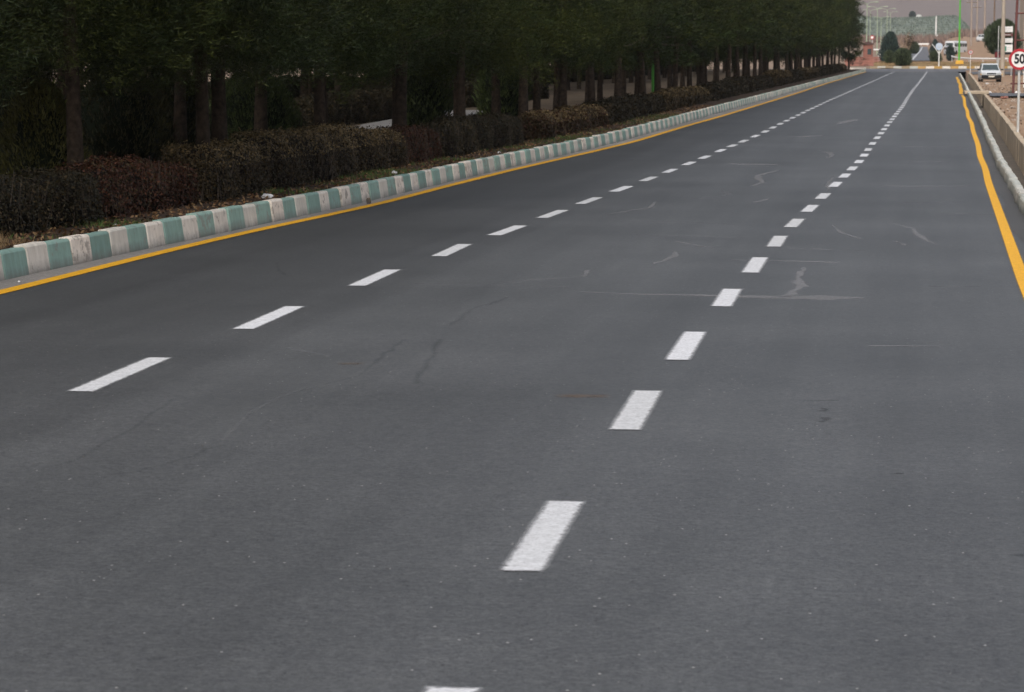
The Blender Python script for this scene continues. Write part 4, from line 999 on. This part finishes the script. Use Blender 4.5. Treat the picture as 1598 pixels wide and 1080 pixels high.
t = thing('power_pole', 'broad tan concrete column at the right edge behind the 50 sign', 'column', (7.55, 196, .4))
MB().box((.15, 0, 5), (.42, .3, 10), taper=.8).build('pole', 'concrete_pole', t)
t = thing('pipe_frame', 'rusty red pipe frame with crossbars standing on the dirt at the right edge', 'frame', (3.96, 116, H(3.96, 116) - .1))
MB().tube([(0, 0, 0), (.13, 0, 5.2)], .055, 8).build('post', 'rust', t); MB().tube([(3.0, 0, 0), (3.05, 0, 5.2)], .055, 8).build('post', 'rust', t)
for z in (.62, 2.52, 3.70): MB().tube([(-.12 if z < 1 else .02, 0, z), (3.1, 0, z + .03)], .035, 6).build('rail', 'rust', t)
t = thing('skip', 'blue metal bin with a pale edge at the right edge of the dirt', 'bin', (6.65, 150, H(6.6, 150)))
MB().loft([[(-.85, -.5, 0), (.85, -.5, 0), (.85, .5, 0), (-.85, .5, 0)], [(-.95, -.6, 1.0), (.95, -.6, 1.0), (.95, .6, 1.0), (-.95, .6, 1.0)]]).build('body', 'blue', t)
MB().box((0, 0, 1.03), (2.0, 1.3, .07), bev=.01).build('lid', 'blue', t); MB().box((-.93, -.56, .5), (.10, .10, 1.0)).build('edge_strip', 'white', t)

# ------------------------------------------------------------------ car
def car(label, x, y, rz, z=None, s=1.0):
    t = thing('car', label, 'car', (x, y, H(x, y) if z is None else z), rz); t.scale = (s, s, s)
    # lower body: sections along y, front at -y
    def sec(yy, hw, zb, zt, crown):
        return [(-hw * .92, yy, zb), (hw * .92, yy, zb), (hw, yy, zb + .18), (hw, yy, zt - .14), (hw * .93, yy, zt - .03), (hw * .45, yy, zt + crown), (-hw * .45, yy, zt + crown), (-hw * .93, yy, zt - .03), (-hw, yy, zt - .14), (-hw, yy, zb + .18)]
    MB().loft([sec(-1.78, .68, .36, .70, .0), sec(-1.68, .76, .26, .76, .01), sec(-1.2, .80, .22, .84, .02), sec(-.72, .805, .20, .92, .02), sec(.9, .805, .20, .95, .0), sec(1.55, .79, .24, .94, .0), sec(1.72, .74, .32, .88, .0)], smooth=False).build('body', 'carbody', t)
    # cabin
    def cab(yy, hwb, hwt, zb, zt): return [(-hwb, yy, zb), (hwb, yy, zb), (hwt, yy, zt), (-hwt, yy, zt)]
    MB().loft([[(-.70, -.80, .88), (.70, -.80, .88), (.70, -.78, .90), (-.70, -.78, .90)], [(-.76, -.2, .9), (.76, -.2, .9), (.58, -.2, 1.38), (-.58, -.2, 1.38)], [(-.76, .1, .9), (.76, .1, .9), (.60, .1, 1.44), (-.60, .1, 1.44)], [(-.76, 1.0, .9), (.76, 1.0, .9), (.60, 1.0, 1.44), (-.60, 1.0, 1.44)], [(-.74, 1.5, .9), (.74, 1.5, .9), (.55, 1.28, 1.38), (-.55, 1.28, 1.38)]]).build('cabin', 'carbody', t)
    def quad(name, p, mat, parent=t, th=.012):
        a, b, c, d = (Vector(q) for q in p); n = (b - a).cross(d - a).normalized() * th
        return MB().loft([[a, b, c, d], [q + n for q in (a, b, c, d)]]).build(name, mat, parent)
    quad('windscreen', ((-.655, -.765, .915), (.655, -.765, .915), (.535, -.225, 1.35), (-.535, -.225, 1.35)), 'glass')
    quad('rear_window', ((.62, 1.50, .98), (-.62, 1.50, .98), (-.52, 1.315, 1.33), (.52, 1.315, 1.33)), 'glass')
    for s_ in (-1, 1):
        for y0, y1 in ((-.30, .35), (.42, 1.12)):
            p = [(s_ * .752, y0 - (.25 if y0 < 0 else 0), .95), (s_ * .752, y1, .95), (s_ * .630, y1, 1.36), (s_ * .630, y0 + .08, 1.36)]
            quad('window', p if s_ > 0 else p[::-1], 'glass')
        MB().box((s_ * .56, -1.775, .665), (.30, .05, .15), bev=.012).build('headlight', 'lamp_glass', t)
        m = MB().box((s_ * .90, -.52, .97), (.20, .09, .12), bev=.02); m.build('mirror', 'plastic', t)
        MB().box((s_ * .80, -1.70, .60), (.06, .12, .10), bev=.01).build('indicator', 'yellow_block', t)
        for yy in (-1.12, 1.18):
            wd = MB().tube([(s_ * .60, yy, .275), (s_ * .785, yy, .275)], .275, 18).build('wheel', 'rubber', t)
            MB().tube([(s_ * .78, yy, .275), (s_ * .80, yy, .275)], .16, 12).build('hub', 'chrome', wd)
    MB().box((0, -1.80, .42), (1.52, .16, .28), bev=.05).build('bumper', 'plastic', t)
    MB().box((0, 1.72, .42), (1.50, .14, .26), bev=.05).build('bumper', 'plastic', t)
    MB().box((0, -1.785, .665), (.72, .03, .11), bev=.006).build('grille', 'plastic', t)
    MB().box((0, -1.885, .44), (.46, .02, .11)).build('number_plate', 'plate', t)
    return t
car('white hatchback parked on the dirt facing the camera', 4.86, 192, R(3), z=.44, s=.94)
car('small white car far behind on the slope left of the big round tree', 12.1, 520, R(40))

# ------------------------------------------------------------------ air
HAZE = 0.00012
if HAZE:
    hz = NT('haze_air'); hz.t.nodes.remove(hz.b)
    pv = hz.n('VolumePrincipled'); pv.inputs['Density'].default_value = HAZE; pv.inputs['Color'].default_value = (.93, .95, 1, 1); pv.inputs['Anisotropy'].default_value = .2
    hz.l(pv.outputs[0], hz.out.inputs['Volume'])
    o = MB().box((0, 4300, 262), (36000, 10400, 540)).build('haze', hz.m); tag(o, kind='stuff')
